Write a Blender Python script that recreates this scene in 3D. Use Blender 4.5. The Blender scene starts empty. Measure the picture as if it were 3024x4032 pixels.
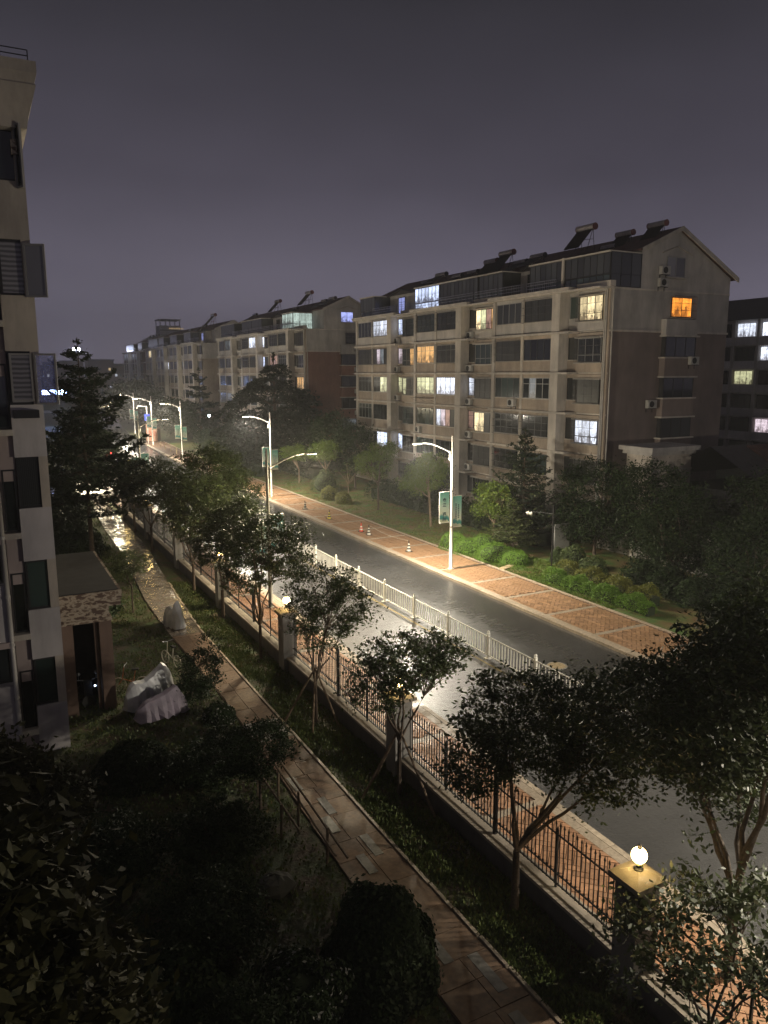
import bpy, math, random
import numpy as np
from mathutils import Vector, Matrix

# ------------------------------------------------------------------ camera, sky, exposure
S = bpy.context.scene
COL = S.collection
R = math.radians
PI = math.pi


def camera():
    p, y, r, f = .179, .4846, -.0028, 3024.9
    fw = Vector((math.sin(y) * math.cos(p), math.cos(y) * math.cos(p), -math.sin(p)))
    rt = Vector((math.cos(y), -math.sin(y), 0))
    up = rt.cross(fw)
    c, s = math.cos(r), math.sin(r)
    rt2, up2 = rt * c + up * s, up * c - rt * s
    m = Matrix((rt2, up2, -fw)).transposed().to_4x4()
    m.translation = Vector((0, 0, 12))
    cam = bpy.data.cameras.new('camera')
    cam.sensor_fit = 'VERTICAL'
    cam.sensor_height = 36
    cam.lens = 36 * f / 4032
    cam.clip_start = .1
    cam.clip_end = 3000
    o = bpy.data.objects.new('camera', cam)
    o.matrix_world = m
    COL.objects.link(o)
    S.camera = o


camera()
S.view_settings.view_transform = 'Standard'
S.view_settings.look = 'None'
S.view_settings.exposure = 0.4
S.view_settings.gamma = 1
S.view_settings.use_curve_mapping = False
S.render.engine = 'CYCLES'
S.cycles.use_denoising = True
S.cycles.max_bounces = 6
S.cycles.diffuse_bounces = 3
S.cycles.glossy_bounces = 3
S.cycles.transmission_bounces = 4
S.cycles.transparent_max_bounces = 8
S.cycles.sample_clamp_indirect = 3.0
S.cycles.caustics_reflective = False
S.cycles.caustics_refractive = False

W = bpy.data.worlds.new('World')
S.world = W
W.use_nodes = True


def sky():
    nt = W.node_tree
    n = nt.nodes
    n.clear()
    out = n.new('ShaderNodeOutputWorld')
    bg = n.new('ShaderNodeBackground')
    tc = n.new('ShaderNodeTexCoord')
    sep = n.new('ShaderNodeSeparateXYZ')
    ramp = n.new('ShaderNodeValToRGB')
    noise = n.new('ShaderNodeTexNoise')
    noise.inputs['Scale'].default_value = 2.1
    noise.inputs['Detail'].default_value = 3
    mp = n.new('ShaderNodeMapping')
    mp.inputs['Scale'].default_value = (1, 1, 2.2)
    mr = n.new('ShaderNodeMapRange')
    mr.inputs['From Min'].default_value = .3
    mr.inputs['From Max'].default_value = .7
    mr.inputs['To Min'].default_value = .84
    mr.inputs['To Max'].default_value = 1.16
    mul = n.new('ShaderNodeMixRGB')
    mul.blend_type = 'MULTIPLY'
    mul.inputs[0].default_value = 1
    L = nt.links.new
    L(tc.outputs['Generated'], sep.inputs[0])
    L(sep.outputs['Z'], ramp.inputs[0])
    L(tc.outputs['Generated'], mp.inputs[0])
    L(mp.outputs[0], noise.inputs['Vector'])
    L(noise.outputs['Fac'], mr.inputs['Value'])
    L(ramp.outputs[0], mul.inputs[1])
    L(mr.outputs[0], mul.inputs[2])
    L(mul.outputs[0], bg.inputs[0])
    L(bg.outputs[0], out.inputs[0])
    e = ramp.color_ramp.elements
    e[0].position = 0.0
    e[0].color = (.098, .088, .120, 1)
    e[1].position = 1.0
    e[1].color = (.018, .017, .021, 1)
    for p, c in ((.09, (.112, .102, .136, 1)), (.22, (.056, .051, .069, 1)), (.42, (.0205, .0195, .0245, 1))):
        k = e.new(p)
        k.color = c
    bg.inputs['Strength'].default_value = 1.0


sky()

LAMP = 1650.0        # watts of a street lamp
SPILL = 2000.0       # what leaves its glass sideways
GLOBE = 30.0        # emission of a pillar globe
LCOL = (1.0, .90, .73)

# ------------------------------------------------------------------ materials


class NT:
    def __init__(s, name):
        s.m = bpy.data.materials.new(name)
        s.m.use_nodes = True
        s.t = s.m.node_tree
        s.b = s.t.nodes['Principled BSDF']
        s.geo = None

    def n(s, kind, **kw):
        x = s.t.nodes.new(kind)
        for k, v in kw.items():
            x.inputs[k.replace('_', ' ')].default_value = v
        return x

    def l(s, a, b):
        s.t.links.new(a, b)

    def pos(s, scale=(1, 1, 1), obj=False):
        if obj:
            g = s.n('ShaderNodeTexCoord').outputs['Object']
        else:
            g = s.n('ShaderNodeNewGeometry').outputs['Position']
        mp = s.n('ShaderNodeMapping')
        mp.inputs['Scale'].default_value = scale
        s.l(g, mp.inputs[0])
        return mp.outputs[0]

    def noise(s, scale, detail=4, vec=None, rough=.55, sc=(1, 1, 1), obj=False):
        x = s.n('ShaderNodeTexNoise', Scale=scale, Detail=detail, Roughness=rough)
        s.l(vec if vec is not None else s.pos(sc, obj), x.inputs['Vector'])
        return x.outputs['Fac']

    def ramp(s, fac, stops):
        x = s.n('ShaderNodeValToRGB')
        e = x.color_ramp.elements
        e[0].position, e[0].color = stops[0][0], (*stops[0][1], 1)
        e[1].position, e[1].color = stops[-1][0], (*stops[-1][1], 1)
        for p, c in stops[1:-1]:
            k = e.new(p)
            k.color = (*c, 1)
        s.l(fac, x.inputs[0])
        return x.outputs[0]

    def mr(s, v, a, b, lo=0, hi=1):
        x = s.n('ShaderNodeMapRange')
        x.inputs['From Min'].default_value = lo
        x.inputs['From Max'].default_value = hi
        x.inputs['To Min'].default_value = a
        x.inputs['To Max'].default_value = b
        s.l(v, x.inputs['Value'])
        return x.outputs[0]

    def mix(s, a, b, fac, mode='MIX'):
        x = s.n('ShaderNodeMixRGB')
        x.blend_type = mode
        for i, v in ((0, fac), (1, a), (2, b)):
            if isinstance(v, (int, float)):
                x.inputs[i].default_value = v if i == 0 else (v, v, v, 1)
            elif isinstance(v, tuple):
                x.inputs[i].default_value = (*v, 1)
            else:
                s.l(v, x.inputs[i])
        return x.outputs[0]

    def bump(s, h, strength, dist=.01):
        x = s.n('ShaderNodeBump', Strength=strength, Distance=dist)
        s.l(h, x.inputs['Height'])
        s.l(x.outputs[0], s.b.inputs['Normal'])

    def set(s, **kw):
        for k, v in kw.items():
            i = s.b.inputs[k.replace('_', ' ')]
            if isinstance(v, (int, float)):
                i.default_value = v
            elif isinstance(v, tuple):
                i.default_value = (*v, 1)
            else:
                s.l(v, i)
        return s


def simple(name, c, rough=.6, metal=0, var=.25, scale=3, bump=0.0, bs=40, obj=False):
    t = NT(name)
    f = t.noise(scale, 5, obj=obj)
    lo = tuple(x * (1 - var) for x in c)
    hi = tuple(min(1, x * (1 + var)) for x in c)
    t.set(Base_Color=t.ramp(f, [(.3, lo), (.7, hi)]), Roughness=rough, Metallic=metal)
    if bump:
        t.bump(t.noise(bs, 3), bump)
    return t.m


def plaster(name, c, dirt=.5, rough=.8):
    """Rendered wall with vertical rain streaks and blotches."""
    t = NT(name)
    a = t.noise(.6, 6)
    b = t.noise(1.0, 6, sc=(1.5, 1.5, .35), rough=.7)
    base = t.ramp(a, [(.3, tuple(x * .78 for x in c)), (.7, c)])
    st = t.ramp(b, [(.35, tuple(x * (1 - dirt) for x in (1, 1, 1))), (.6, (1, 1, 1))])
    c3 = t.mix(base, st, .55, 'MULTIPLY')
    oi = t.mr(t.n('ShaderNodeObjectInfo').outputs['Random'], .86, 1.12)
    blot = t.ramp(t.noise(.23, 3), [(.35, (.82, .82, .84)), (.65, (1.08, 1.07, 1.05))])
    t.set(Base_Color=t.mix(t.mix(c3, oi, 1, 'MULTIPLY'), blot, 1, 'MULTIPLY'), Roughness=rough)
    t.bump(t.noise(30, 4), .25, .01)
    return t.m


def rand_tint(t, col, amt=.3):
    """Different tone for each object that carries the material."""
    oi = t.n('ShaderNodeObjectInfo').outputs['Random']
    v = t.mr(oi, 1 - amt, 1 + amt)
    return t.mix(col, v, 1, 'MULTIPLY')


M = {}


def mats():
    # wet asphalt
    t = NT('wet_asphalt')
    big = t.noise(.22, 2)
    streak = t.noise(2.4, 5, sc=(.5, 2.2, 1))
    fine = t.noise(28, 3)
    grain = t.noise(160, 2)
    col = t.ramp(grain, [(.3, (.034, .034, .035)), (.7, (.068, .067, .065))])
    col = t.mix(col, t.ramp(big, [(.35, (.7, .7, .7)), (.65, (1.1, 1.1, 1.1))]), .8, 'MULTIPLY')
    mixr = t.mix(big, streak, .5)
    sx = t.n('ShaderNodeSeparateXYZ')
    t.l(t.n('ShaderNodeNewGeometry').outputs['Position'], sx.inputs[0])
    film = t.mr(sx.outputs['X'], 0, 1, 19.6, 22.6)
    film = t.mix(film, t.mr(t.noise(2.2, 4, sc=(.5, 1.8, 1)), -.22, .22, .3, .7), 1, 'ADD')
    film = t.ramp(film, [(.1, (0, 0, 0)), (.95, (.75, .75, .75))])
    rg = t.mix(t.mr(mixr, .30, .48, .38, .62), .15, film)
    ripple = t.mr(film, 1.0, .12)
    t.set(Base_Color=col, Roughness=rg, Specular_IOR_Level=.6, Coat_Weight=.45, Coat_Roughness=t.mix(.36, .16, film))
    h = t.mix(t.mix(fine, t.noise(4.5, 5, rough=.8), .8), ripple, 1, 'MULTIPLY')
    t.bump(h, 1.0, .042)
    M['asphalt'] = t.m
    # wet paving, each brick its own tone
    for nm, c, am in (('red_paver', (.36, .215, .12), .22), ('red_paver_left', (.37, .20, .11), .25), ('kerb_stone', (.40, .33, .25), .15), ('grey_slab', (.34, .33, .30), .2),
                      ('path_paver', (.21, .135, .085), .10), ('setts', (.24, .20, .16), .3), ('stone_step', (.42, .33, .2), .12), ('inlay', (.22, .21, .19), .2)):
        t = NT(nm)
        f = t.noise(9, 5)
        base = t.ramp(f, [(.3, tuple(x * .72 for x in c)), (.7, tuple(x * 1.2 for x in c))])
        gl = nm in ('setts',)
        rg = t.mr(t.noise(1.3, 4), .10 if gl else .34, .26 if gl else .68, .35, .65)
        if nm == 'path_paver':
            rg = t.mr(t.noise(1.3, 4), .55, .8, .35, .65)
        t.set(Base_Color=rand_tint(t, base, am), Roughness=rg, Specular_IOR_Level=1.0 if gl else .5, Coat_Weight=1.0 if gl else 0.0, Coat_Roughness=.16)
        t.bump(t.noise(24 if gl else 45, 3), .6 if gl else .35, .012 if gl else .006)
        M[nm] = t.m
    # far pavement, tile tone from the geometry position
    t = NT('paving_bed')
    f = t.noise(6, 5)
    t.set(Base_Color=t.ramp(f, [(.3, (.12, .075, .05)), (.7, (.18, .11, .07))]), Roughness=.5)
    M['bed'] = t.m
    t = NT('wet_soil')
    f = t.noise(1.6, 6)
    g = t.noise(14, 4)
    c = t.ramp(f, [(.38, (.085, .060, .036)), (.5, (.065, .070, .030)), (.62, (.050, .078, .024))])
    t.set(Base_Color=t.mix(c, t.ramp(g, [(.3, (.6, .6, .6)), (.7, (1.3, 1.3, 1.3))]), .9, 'MULTIPLY'), Roughness=.75)
    t.bump(g, .8, .05)
    M['soil'] = t.m
    t = NT('lit_lawn')
    f = t.noise(.8, 5)
    g = t.noise(22, 4)
    c = t.ramp(f, [(.36, (.17, .105, .045)), (.5, (.125, .125, .036)), (.64, (.07, .14, .028))])
    t.set(Base_Color=t.mix(c, t.ramp(g, [(.3, (.6, .6, .6)), (.7, (1.3, 1.3, 1.3))]), .9, 'MULTIPLY'), Roughness=.8)
    t.bump(g, .8, .04)
    M['lawn'] = t.m
    # leaves
    def leaf(nm, a, b, rough=.42, spec=.5):
        t = NT(nm)
        f = t.noise(1.7, 4)
        g = t.noise(14, 2)
        c = t.ramp(t.mix(f, g, .5), [(.38, a), (.62, b)])
        t.set(Base_Color=c, Roughness=rough, Specular_IOR_Level=spec)
        tr = t.n('ShaderNodeBsdfTranslucent')
        t.l(c, tr.inputs[0])
        mx = t.n('ShaderNodeMixShader')
        mx.inputs[0].default_value = .22
        t.l(t.b.outputs[0], mx.inputs[1])
        t.l(tr.outputs[0], mx.inputs[2])
        t.l(mx.outputs[0], t.t.nodes['Material Output'].inputs[0])
        M[nm] = t.m
    leaf('leaf_dark', (.016, .030, .012), (.034, .058, .018), .6, .3)
    leaf('leaf_near', (.028, .044, .014), (.068, .090, .026), .5)
    leaf('leaf_fresh', (.090, .150, .024), (.16, .22, .040))
    leaf('leaf_yellow', (.12, .14, .026), (.20, .20, .040))
    leaf('leaf_broad', (.030, .034, .014), (.075, .070, .026), .6, .25)
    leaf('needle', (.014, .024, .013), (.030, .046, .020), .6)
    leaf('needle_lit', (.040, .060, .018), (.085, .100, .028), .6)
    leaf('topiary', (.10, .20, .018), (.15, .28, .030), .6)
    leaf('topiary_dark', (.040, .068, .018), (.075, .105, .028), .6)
    leaf('blossom', (.35, .35, .30), (.6, .6, .55), .5)
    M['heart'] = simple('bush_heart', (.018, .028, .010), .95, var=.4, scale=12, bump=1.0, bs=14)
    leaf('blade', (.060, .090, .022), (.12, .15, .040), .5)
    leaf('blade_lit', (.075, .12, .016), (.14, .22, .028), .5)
    leaf('blade_dry', (.10, .075, .030), (.16, .12, .045), .6)
    M['bark'] = simple('bark', (.085, .062, .045), .85, var=.4, scale=18, bump=.8, bs=30)
    M['bark_pale'] = simple('pale_bark', (.20, .15, .10), .8, var=.35, scale=12, bump=.6, bs=25)
    M['pole_wood'] = simple('weathered_pole', (.16, .115, .075), .75, var=.35, scale=12, bump=.5)
    # walls
    M['plaster'] = plaster('cream_plaster', (.57, .54, .50), .45)
    M['trim'] = plaster('pale_trim', (.66, .61, .54), .5)
    M['tan'] = plaster('tan_render', (.46, .385, .31), .4)
    M['redwall'] = plaster('brown_red_render', (.31, .165, .13), .35)
    M['brownwall'] = plaster('brown_render', (.26, .21, .19), .3)
    M['darkred'] = plaster('dark_brick_render', (.13, .075, .065), .4)
    M['left_pink'] = plaster('pinkish_render', (.52, .43, .41), .35)
    M['left_grey'] = plaster('grey_render', (.56, .53, .53), .35)
    M['left_beige'] = plaster('beige_render', (.56, .50, .43), .5)
    M['porch_clad'] = plaster('brown_cladding', (.22, .15, .12), .4)
    t = NT('peeling_plaster')
    f = t.noise(3.4, 7, sc=(1, 1, 2))
    t.set(Base_Color=t.ramp(f, [(.44, (.12, .08, .065)), (.48, (.40, .33, .26)), (.56, (.46, .40, .33)), (.6, (.18, .13, .10))]), Roughness=.9)
    t.bump(f, .8, .03)
    M['peel'] = t.m
    M['interior'] = simple('dark_interior', (.03, .03, .033), .9)
    M['concrete'] = plaster('concrete', (.30, .29, .27), .5)
    M['coping'] = plaster('coping', (.42, .36, .28), .5)
    M['wall_dark'] = plaster('garden_wall', (.16, .15, .14), .5)
    t = NT('roof_tiles')
    br = t.n('ShaderNodeTexWave', Scale=3.2, Distortion=.3)
    t.l(t.pos((0, 1, 0)), br.inputs['Vector'])
    br.bands_direction = 'Y'
    f = t.noise(2, 5)
    t.set(Base_Color=t.ramp(f, [(.3, (.085, .035, .03)), (.7, (.15, .07, .055))]), Roughness=.55)
    t.bump(br.outputs['Fac'], .8, .05)
    M['tiles'] = t.m
    M['dark_roof'] = simple('dark_roof', (.05, .045, .05), .6)
    # glass
    def glass(nm, c, rough=.09, stripes=None):
        t = NT(nm)
        if stripes:
            w = t.n('ShaderNodeTexWave', Scale=stripes[1], Distortion=1.2, Detail=2)
            w.bands_direction = stripes[0]
            t.l(t.pos(obj=True), w.inputs['Vector'])
            col = t.ramp(w.outputs['Fac'], [(.2, tuple(x * .55 for x in c)), (.8, tuple(x * 1.5 for x in c))])
            col = rand_tint(t, col, .45)
        else:
            col = rand_tint(t, c, .5)
        t.set(Base_Color=col, Roughness=rough, Specular_IOR_Level=.5, Coat_Weight=.6, Coat_Roughness=.04)
        M[nm] = t.m
    glass('glass', (.018, .022, .024))
    glass('glass_curtain', (.038, .042, .042), .3, ('X', 6))
    glass('glass_blind', (.17, .165, .175), .3, ('Z', 2.3))
    glass('glass_green', (.035, .055, .052), .15)
    glass('glass_frost', (.20, .20, .22), .4)
    M['frame_dark'] = simple('dark_window_frame', (.022, .022, .024), .4, var=.1)
    M['frame_white'] = simple('pale_window_frame', (.30, .30, .29), .4, var=.1)
    M['frame_sash'] = simple('sash_frame', (.27, .26, .25), .4, var=.1)
    M['grille'] = simple('grille_steel', (.10, .10, .10), .45, .4)
    # lit curtains and rooms
    def lit(nm, c, st, folds=5, lo=.22):
        t = NT('lit_' + nm)
        w = t.n('ShaderNodeTexWave', Scale=folds, Distortion=2.5, Detail=2)
        w.bands_direction = 'X'
        t.l(t.pos(obj=True), w.inputs['Vector'])
        f = t.noise(2.3, 3, obj=True)
        g = t.mr(w.outputs['Fac'], lo, 1.0)
        k = t.mr(f, .55, 1.35, .3, .7)
        oi = t.mr(t.n('ShaderNodeObjectInfo').outputs['Random'], .6, 1.25)
        v = t.mix(t.mix(g, k, 1, 'MULTIPLY'), oi, 1, 'MULTIPLY')
        sz = t.n('ShaderNodeSeparateXYZ')
        t.l(t.n('ShaderNodeTexCoord').outputs['Object'], sz.inputs[0])
        sx = t.n('ShaderNodeSeparateXYZ')
        t.l(t.n('ShaderNodeNewGeometry').outputs['Position'], sx.inputs[0])
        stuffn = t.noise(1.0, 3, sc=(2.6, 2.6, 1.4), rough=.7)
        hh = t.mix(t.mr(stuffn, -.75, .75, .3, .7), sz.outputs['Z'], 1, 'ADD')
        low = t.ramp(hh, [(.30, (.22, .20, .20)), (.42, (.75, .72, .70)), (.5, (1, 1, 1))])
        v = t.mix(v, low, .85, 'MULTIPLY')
        t.set(Base_Color=(.05, .05, .05), Roughness=.3)
        t.b.inputs['Emission Strength'].default_value = st * 1.5
        t.l(t.mix(c, v, 1, 'MULTIPLY'), t.b.inputs['Emission Color'])
        M['lit_' + nm] = t.m
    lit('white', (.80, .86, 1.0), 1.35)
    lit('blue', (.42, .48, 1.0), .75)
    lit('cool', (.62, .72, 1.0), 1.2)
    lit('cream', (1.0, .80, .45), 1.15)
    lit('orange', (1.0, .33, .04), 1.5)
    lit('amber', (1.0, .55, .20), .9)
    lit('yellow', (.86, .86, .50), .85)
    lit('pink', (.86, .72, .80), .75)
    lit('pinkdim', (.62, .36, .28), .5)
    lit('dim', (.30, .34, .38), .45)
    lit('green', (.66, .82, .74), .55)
    # metals, paint
    M['pole'] = simple('galvanised_pole', (.72, .70, .64), .38, .25, var=.08, scale=2)
    M['pole_shaded'] = simple('pole_shaded', (.20, .19, .16), .5, .2, var=.1, scale=2)  # shade put into the pole colour, offsets strong lamplight on the near row
    M['white_paint'] = simple('white_fence_paint', (.86, .84, .76), .45, var=.12, scale=4)
    M['black_iron'] = simple('black_iron', (.02, .02, .021), .45, .3)
    M['ac_white'] = simple('ac_casing', (.42, .41, .38), .5, var=.2)
    M['black'] = simple('black_rubber', (.02, .02, .02), .7)
    M['chrome'] = simple('brushed_metal', (.4, .4, .42), .3, .9)
    M['red_end'] = simple('red_end_cap', (.14, .045, .04), .5)
    M['tank'] = simple('tank_steel', (.33, .30, .30), .45, .3)
    M['tubes'] = simple('collector_tubes', (.035, .03, .035), .3)
    M['yellow_paint'] = simple('worn_yellow_paint', (.26, .20, .07), .6, var=.35, scale=6)
    M['cover'] = simple('silver_cover', (.50, .51, .54), .38, .1, var=.15, scale=2, bump=.3, bs=9)
    M['cover_lilac'] = simple('lilac_cover', (.30, .26, .32), .6, var=.25, scale=2, bump=.6, bs=7)
    M['bike_paint'] = simple('orange_bike_paint', (.45, .17, .08), .35, .1)
    M['pvc'] = simple('white_pvc', (.42, .40, .37), .45, var=.2, scale=1)
    M['sign_board'] = simple('sign_board', (.62, .36, .25), .5, var=.1)
    M['sign_red'] = simple('sign_red', (.5, .03, .02), .5, var=.05)
    M['ink'] = simple('banner_ink', (.02, .07, .085), .6, var=.1)
    M['blue_board'] = simple('blue_board', (.03, .05, .30), .4)
    M['cone_red'] = simple('cone_red', (.55, .06, .03), .5, var=.05)
    M['cone_white'] = simple('cone_white', (.62, .60, .52), .45, var=.08)
    M['cone_yellow'] = simple('cone_yellow', (.62, .52, .04), .45, var=.05)
    M['rope'] = simple('rope', (.45, .40, .32), .8)
    M['rock'] = simple('rock', (.08, .08, .07), .85, var=.3, bump=.8, bs=6)
    t = NT('banner_print')
    z = t.n('ShaderNodeTexCoord').outputs['Object']
    sp = t.n('ShaderNodeSeparateXYZ')
    t.l(z, sp.inputs[0])
    hill = t.noise(2.2, 3, obj=True, sc=(1, 1, .12))
    mth = t.n('ShaderNodeMath')
    mth.operation = 'MULTIPLY_ADD'
    t.l(hill, mth.inputs[0])
    mth.inputs[1].default_value = .9
    t.l(sp.outputs['Z'], mth.inputs[2])
    g = t.ramp(t.mr(mth.outputs[0], 0, 1, .1, 2.4), [(0.0, (.42, .50, .28)), (.2, (.50, .56, .42)), (.24, (.03, .24, .24)), (.31, (.08, .34, .32)), (.36, (.66, .74, .62)), (.55, (.58, .74, .64)), (.72, (.32, .62, .52)), (1.0, (.08, .42, .36))])
    t.set(Base_Color=g, Roughness=.55)
    M['banner'] = t.m
    for nm, c, st in (('bulb', (1, .90, .70), 14), ('bulb_far', (1, .82, .55), 40), ('globe', (1, .70, .26), 1), ('stadium', (.65, .72, 1), 260), ('strip', (.30, .45, 1), 60), ('park_bulb', (.75, .88, 1), 60),
                      ('headlight', (1, .95, .85), 22), ('tail', (1, .05, .04), 6), ('shop', (1, .86, .6), 5), ('far_win', (.8, .85, 1), .5), ('far_warm', (1, .7, .35), .45), ('added_roof_glow', (1, .3, .1), 6), ('porch_led', (.5, .65, 1), 8)):
        t = NT(nm)
        t.set(Base_Color=(.05, .05, .05))
        t.b.inputs['Emission Color'].default_value = (*c, 1)
        t.b.inputs['Emission Strength'].default_value = GLOBE if nm == 'globe' else st
        M[nm] = t.m
    for i, c in enumerate(((.5, .5, .5), (.03, .03, .035), (.25, .02, .02), (.35, .36, .38), (.05, .07, .12))):
        M['car%d' % i] = simple('car_paint_%s' % 'white black red silver blue'.split()[i], c, .25, .2, var=.03)


mats()

# ------------------------------------------------------------------ mesh helpers


class MB:
    def __init__(s):
        s.v, s.f, s.m = [], [], []

    def poly(s, pts, m=0):
        b = len(s.v)
        s.v += [tuple(p) for p in pts]
        s.f.append(tuple(range(b, b + len(pts))))
        s.m.append(m)

    def box(s, x0, x1, y0, y1, z0, z1, m=0):
        b = len(s.v)
        s.v += [(x, y, z) for z in (z0, z1) for y in (y0, y1) for x in (x0, x1)]
        for q in ((0, 2, 3, 1), (4, 5, 7, 6), (0, 1, 5, 4), (2, 6, 7, 3), (0, 4, 6, 2), (1, 3, 7, 5)):
            s.f.append(tuple(b + i for i in q))
            s.m.append(m)
        return s

    def obox(s, c, d, rz=0, m=0, rx=0):
        b = len(s.v)
        mt = Matrix.Rotation(rz, 3, 'Z') @ Matrix.Rotation(rx, 3, 'X')
        for z in (-1, 1):
            for y in (-1, 1):
                for x in (-1, 1):
                    p = mt @ Vector((x * d[0] / 2, y * d[1] / 2, z * d[2] / 2))
                    s.v.append((p.x + c[0], p.y + c[1], p.z + c[2]))
        for q in ((0, 2, 3, 1), (4, 5, 7, 6), (0, 1, 5, 4), (2, 6, 7, 3), (0, 4, 6, 2), (1, 3, 7, 5)):
            s.f.append(tuple(b + i for i in q))
            s.m.append(m)
        return s

    def tube(s, pts, rad, n=6, m=0, cap=True):
        pts = [Vector(p) for p in pts]
        if isinstance(rad, (int, float)):
            rad = [rad] * len(pts)
        b = len(s.v)
        for i, p in enumerate(pts):
            d = (pts[min(i + 1, len(pts) - 1)] - pts[max(i - 1, 0)]).normalized()
            a = Vector((0, 0, 1)) if abs(d.z) < .9 else Vector((1, 0, 0))
            u = d.cross(a).normalized()
            w = d.cross(u)
            for k in range(n):
                t = 2 * PI * k / n
                q = p + (u * math.cos(t) + w * math.sin(t)) * rad[i]
                s.v.append(tuple(q))
        for i in range(len(pts) - 1):
            for k in range(n):
                k2 = (k + 1) % n
                s.f.append((b + i * n + k, b + i * n + k2, b + (i + 1) * n + k2, b + (i + 1) * n + k))
                s.m.append(m)
        if cap:
            s.f.append(tuple(b + k for k in range(n)))
            s.f.append(tuple(b + (len(pts) - 1) * n + k for k in reversed(range(n))))
            s.m += [m, m]
        return s

    def lathe(s, c, prof, n=12, m=0, sx=1, sy=1):
        """prof: (radius, height) pairs."""
        b = len(s.v)
        for r, z in prof:
            for k in range(n):
                t = 2 * PI * k / n
                s.v.append((c[0] + r * sx * math.cos(t), c[1] + r * sy * math.sin(t), c[2] + z))
        for i in range(len(prof) - 1):
            for k in range(n):
                k2 = (k + 1) % n
                s.f.append((b + i * n + k, b + i * n + k2, b + (i + 1) * n + k2, b + (i + 1) * n + k))
                s.m.append(m)
        s.f.append(tuple(b + k for k in reversed(range(n))))
        s.f.append(tuple(b + (len(prof) - 1) * n + k for k in range(n)))
        s.m += [m, m]
        return s

    def ball(s, c, r, n=12, k=7, m=0):
        pr = [(max(.001, r * math.sin(PI * i / k)), -r * math.cos(PI * i / k)) for i in range(k + 1)]
        return s.lathe(c, pr, n, m)

    def mesh(s, name, mat, org=(0, 0, 0), smooth=False):
        me = bpy.data.meshes.new(name)
        v = s.v if tuple(org) == (0, 0, 0) else [(a - org[0], b - org[1], c - org[2]) for a, b, c in s.v]
        me.from_pydata(v, [], s.f)
        for x in (mat if isinstance(mat, (list, tuple)) else [mat]):
            me.materials.append(M[x] if isinstance(x, str) else x)
        if isinstance(mat, (list, tuple)) and len(mat) > 1:
            me.polygons.foreach_set('material_index', s.m)
        if smooth:
            me.shade_smooth()
        me.update()
        return me

    def build(s, name, mat, parent=None, org=None, smooth=False):
        """Coordinates are world ones when the parent is a root away from the origin."""
        if org is None:
            org = world(parent)
        return put(name, s.mesh(name, mat, org, smooth), parent)


def world(o):
    x, y, z = 0, 0, 0
    while o is not None:
        x, y, z = x + o.location.x, y + o.location.y, z + o.location.z
        o = o.parent
    return (x, y, z)


def put(name, me, parent=None, loc=(0, 0, 0), rz=0):
    o = bpy.data.objects.new(name, me)
    COL.objects.link(o)
    o.location = loc
    if rz:
        o.rotation_euler = (0, 0, rz)
    if parent is not None:
        o.parent = parent
    return o


def tag(o, label=None, cat=None, group=None, kind=None):
    for k, v in (('label', label), ('category', cat), ('group', group), ('kind', kind)):
        if v:
            o[k] = v
    return o


def thing(name, label, cat, loc=(0, 0, 0), rz=0, group=None):
    o = put(name, None, None, loc, rz)
    return tag(o, label, cat, group)


def copy_tree(o, parent=None):
    c = o.copy()
    COL.objects.link(c)
    c.parent = parent
    for ch in list(o.children):
        copy_tree(ch, c)
    return c


_bx = {}


def boxpart(name, parent, x0, x1, y0, y1, z0, z1, mat, bev=0):
    """A box as an object of its own, mesh shared between boxes of one size."""
    wx, wy, wz = world(parent)
    d = (round(x1 - x0, 3), round(y1 - y0, 3), round(z1 - z0, 3), mat)
    if d not in _bx:
        m = MB()
        m.box(-d[0] / 2, d[0] / 2, -d[1] / 2, d[1] / 2, -d[2] / 2, d[2] / 2)
        _bx[d] = m.mesh(name, mat)
    return put(name, _bx[d], parent, ((x0 + x1) / 2 - wx, (y0 + y1) / 2 - wy, (z0 + z1) / 2 - wz))


def quads_mesh(name, P, U, V, mat, fold=.25):
    """Leaf diamonds: centre P, half axes U (length) and V (width), (n,3) each."""
    n = len(P)
    N = np.cross(U, V)
    N /= (np.linalg.norm(N, axis=1, keepdims=True) + 1e-9)
    lw = np.linalg.norm(V, axis=1, keepdims=True)
    vs = np.empty((n, 4, 3))
    vs[:, 0] = P - U
    vs[:, 1] = P + V + N * lw * fold
    vs[:, 2] = P + U
    vs[:, 3] = P - V + N * lw * fold
    me = bpy.data.meshes.new(name)
    me.vertices.add(4 * n)
    me.vertices.foreach_set('co', vs.ravel())
    me.loops.add(4 * n)
    me.loops.foreach_set('vertex_index', np.arange(4 * n, dtype=np.int32))
    me.polygons.add(n)
    me.polygons.foreach_set('loop_start', np.arange(0, 4 * n, 4, dtype=np.int32))
    me.polygons.foreach_set('loop_total', np.full(n, 4, dtype=np.int32))
    me.update(calc_edges=True)
    me.validate()
    for x in (mat if isinstance(mat, (list, tuple)) else [mat]):
        me.materials.append(M[x])
    if isinstance(mat, (list, tuple)) and len(mat) > 1:
        rg = np.random.default_rng(n)
        me.polygons.foreach_set('material_index', (rg.random(n) > .93).astype(np.int32) if len(mat) == 2 else rg.integers(0, len(mat), n, dtype=np.int32))
    return me


def rvec(rg, n):
    v = rg.normal(size=(n, 3))
    return v / np.linalg.norm(v, axis=1, keepdims=True)


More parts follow.
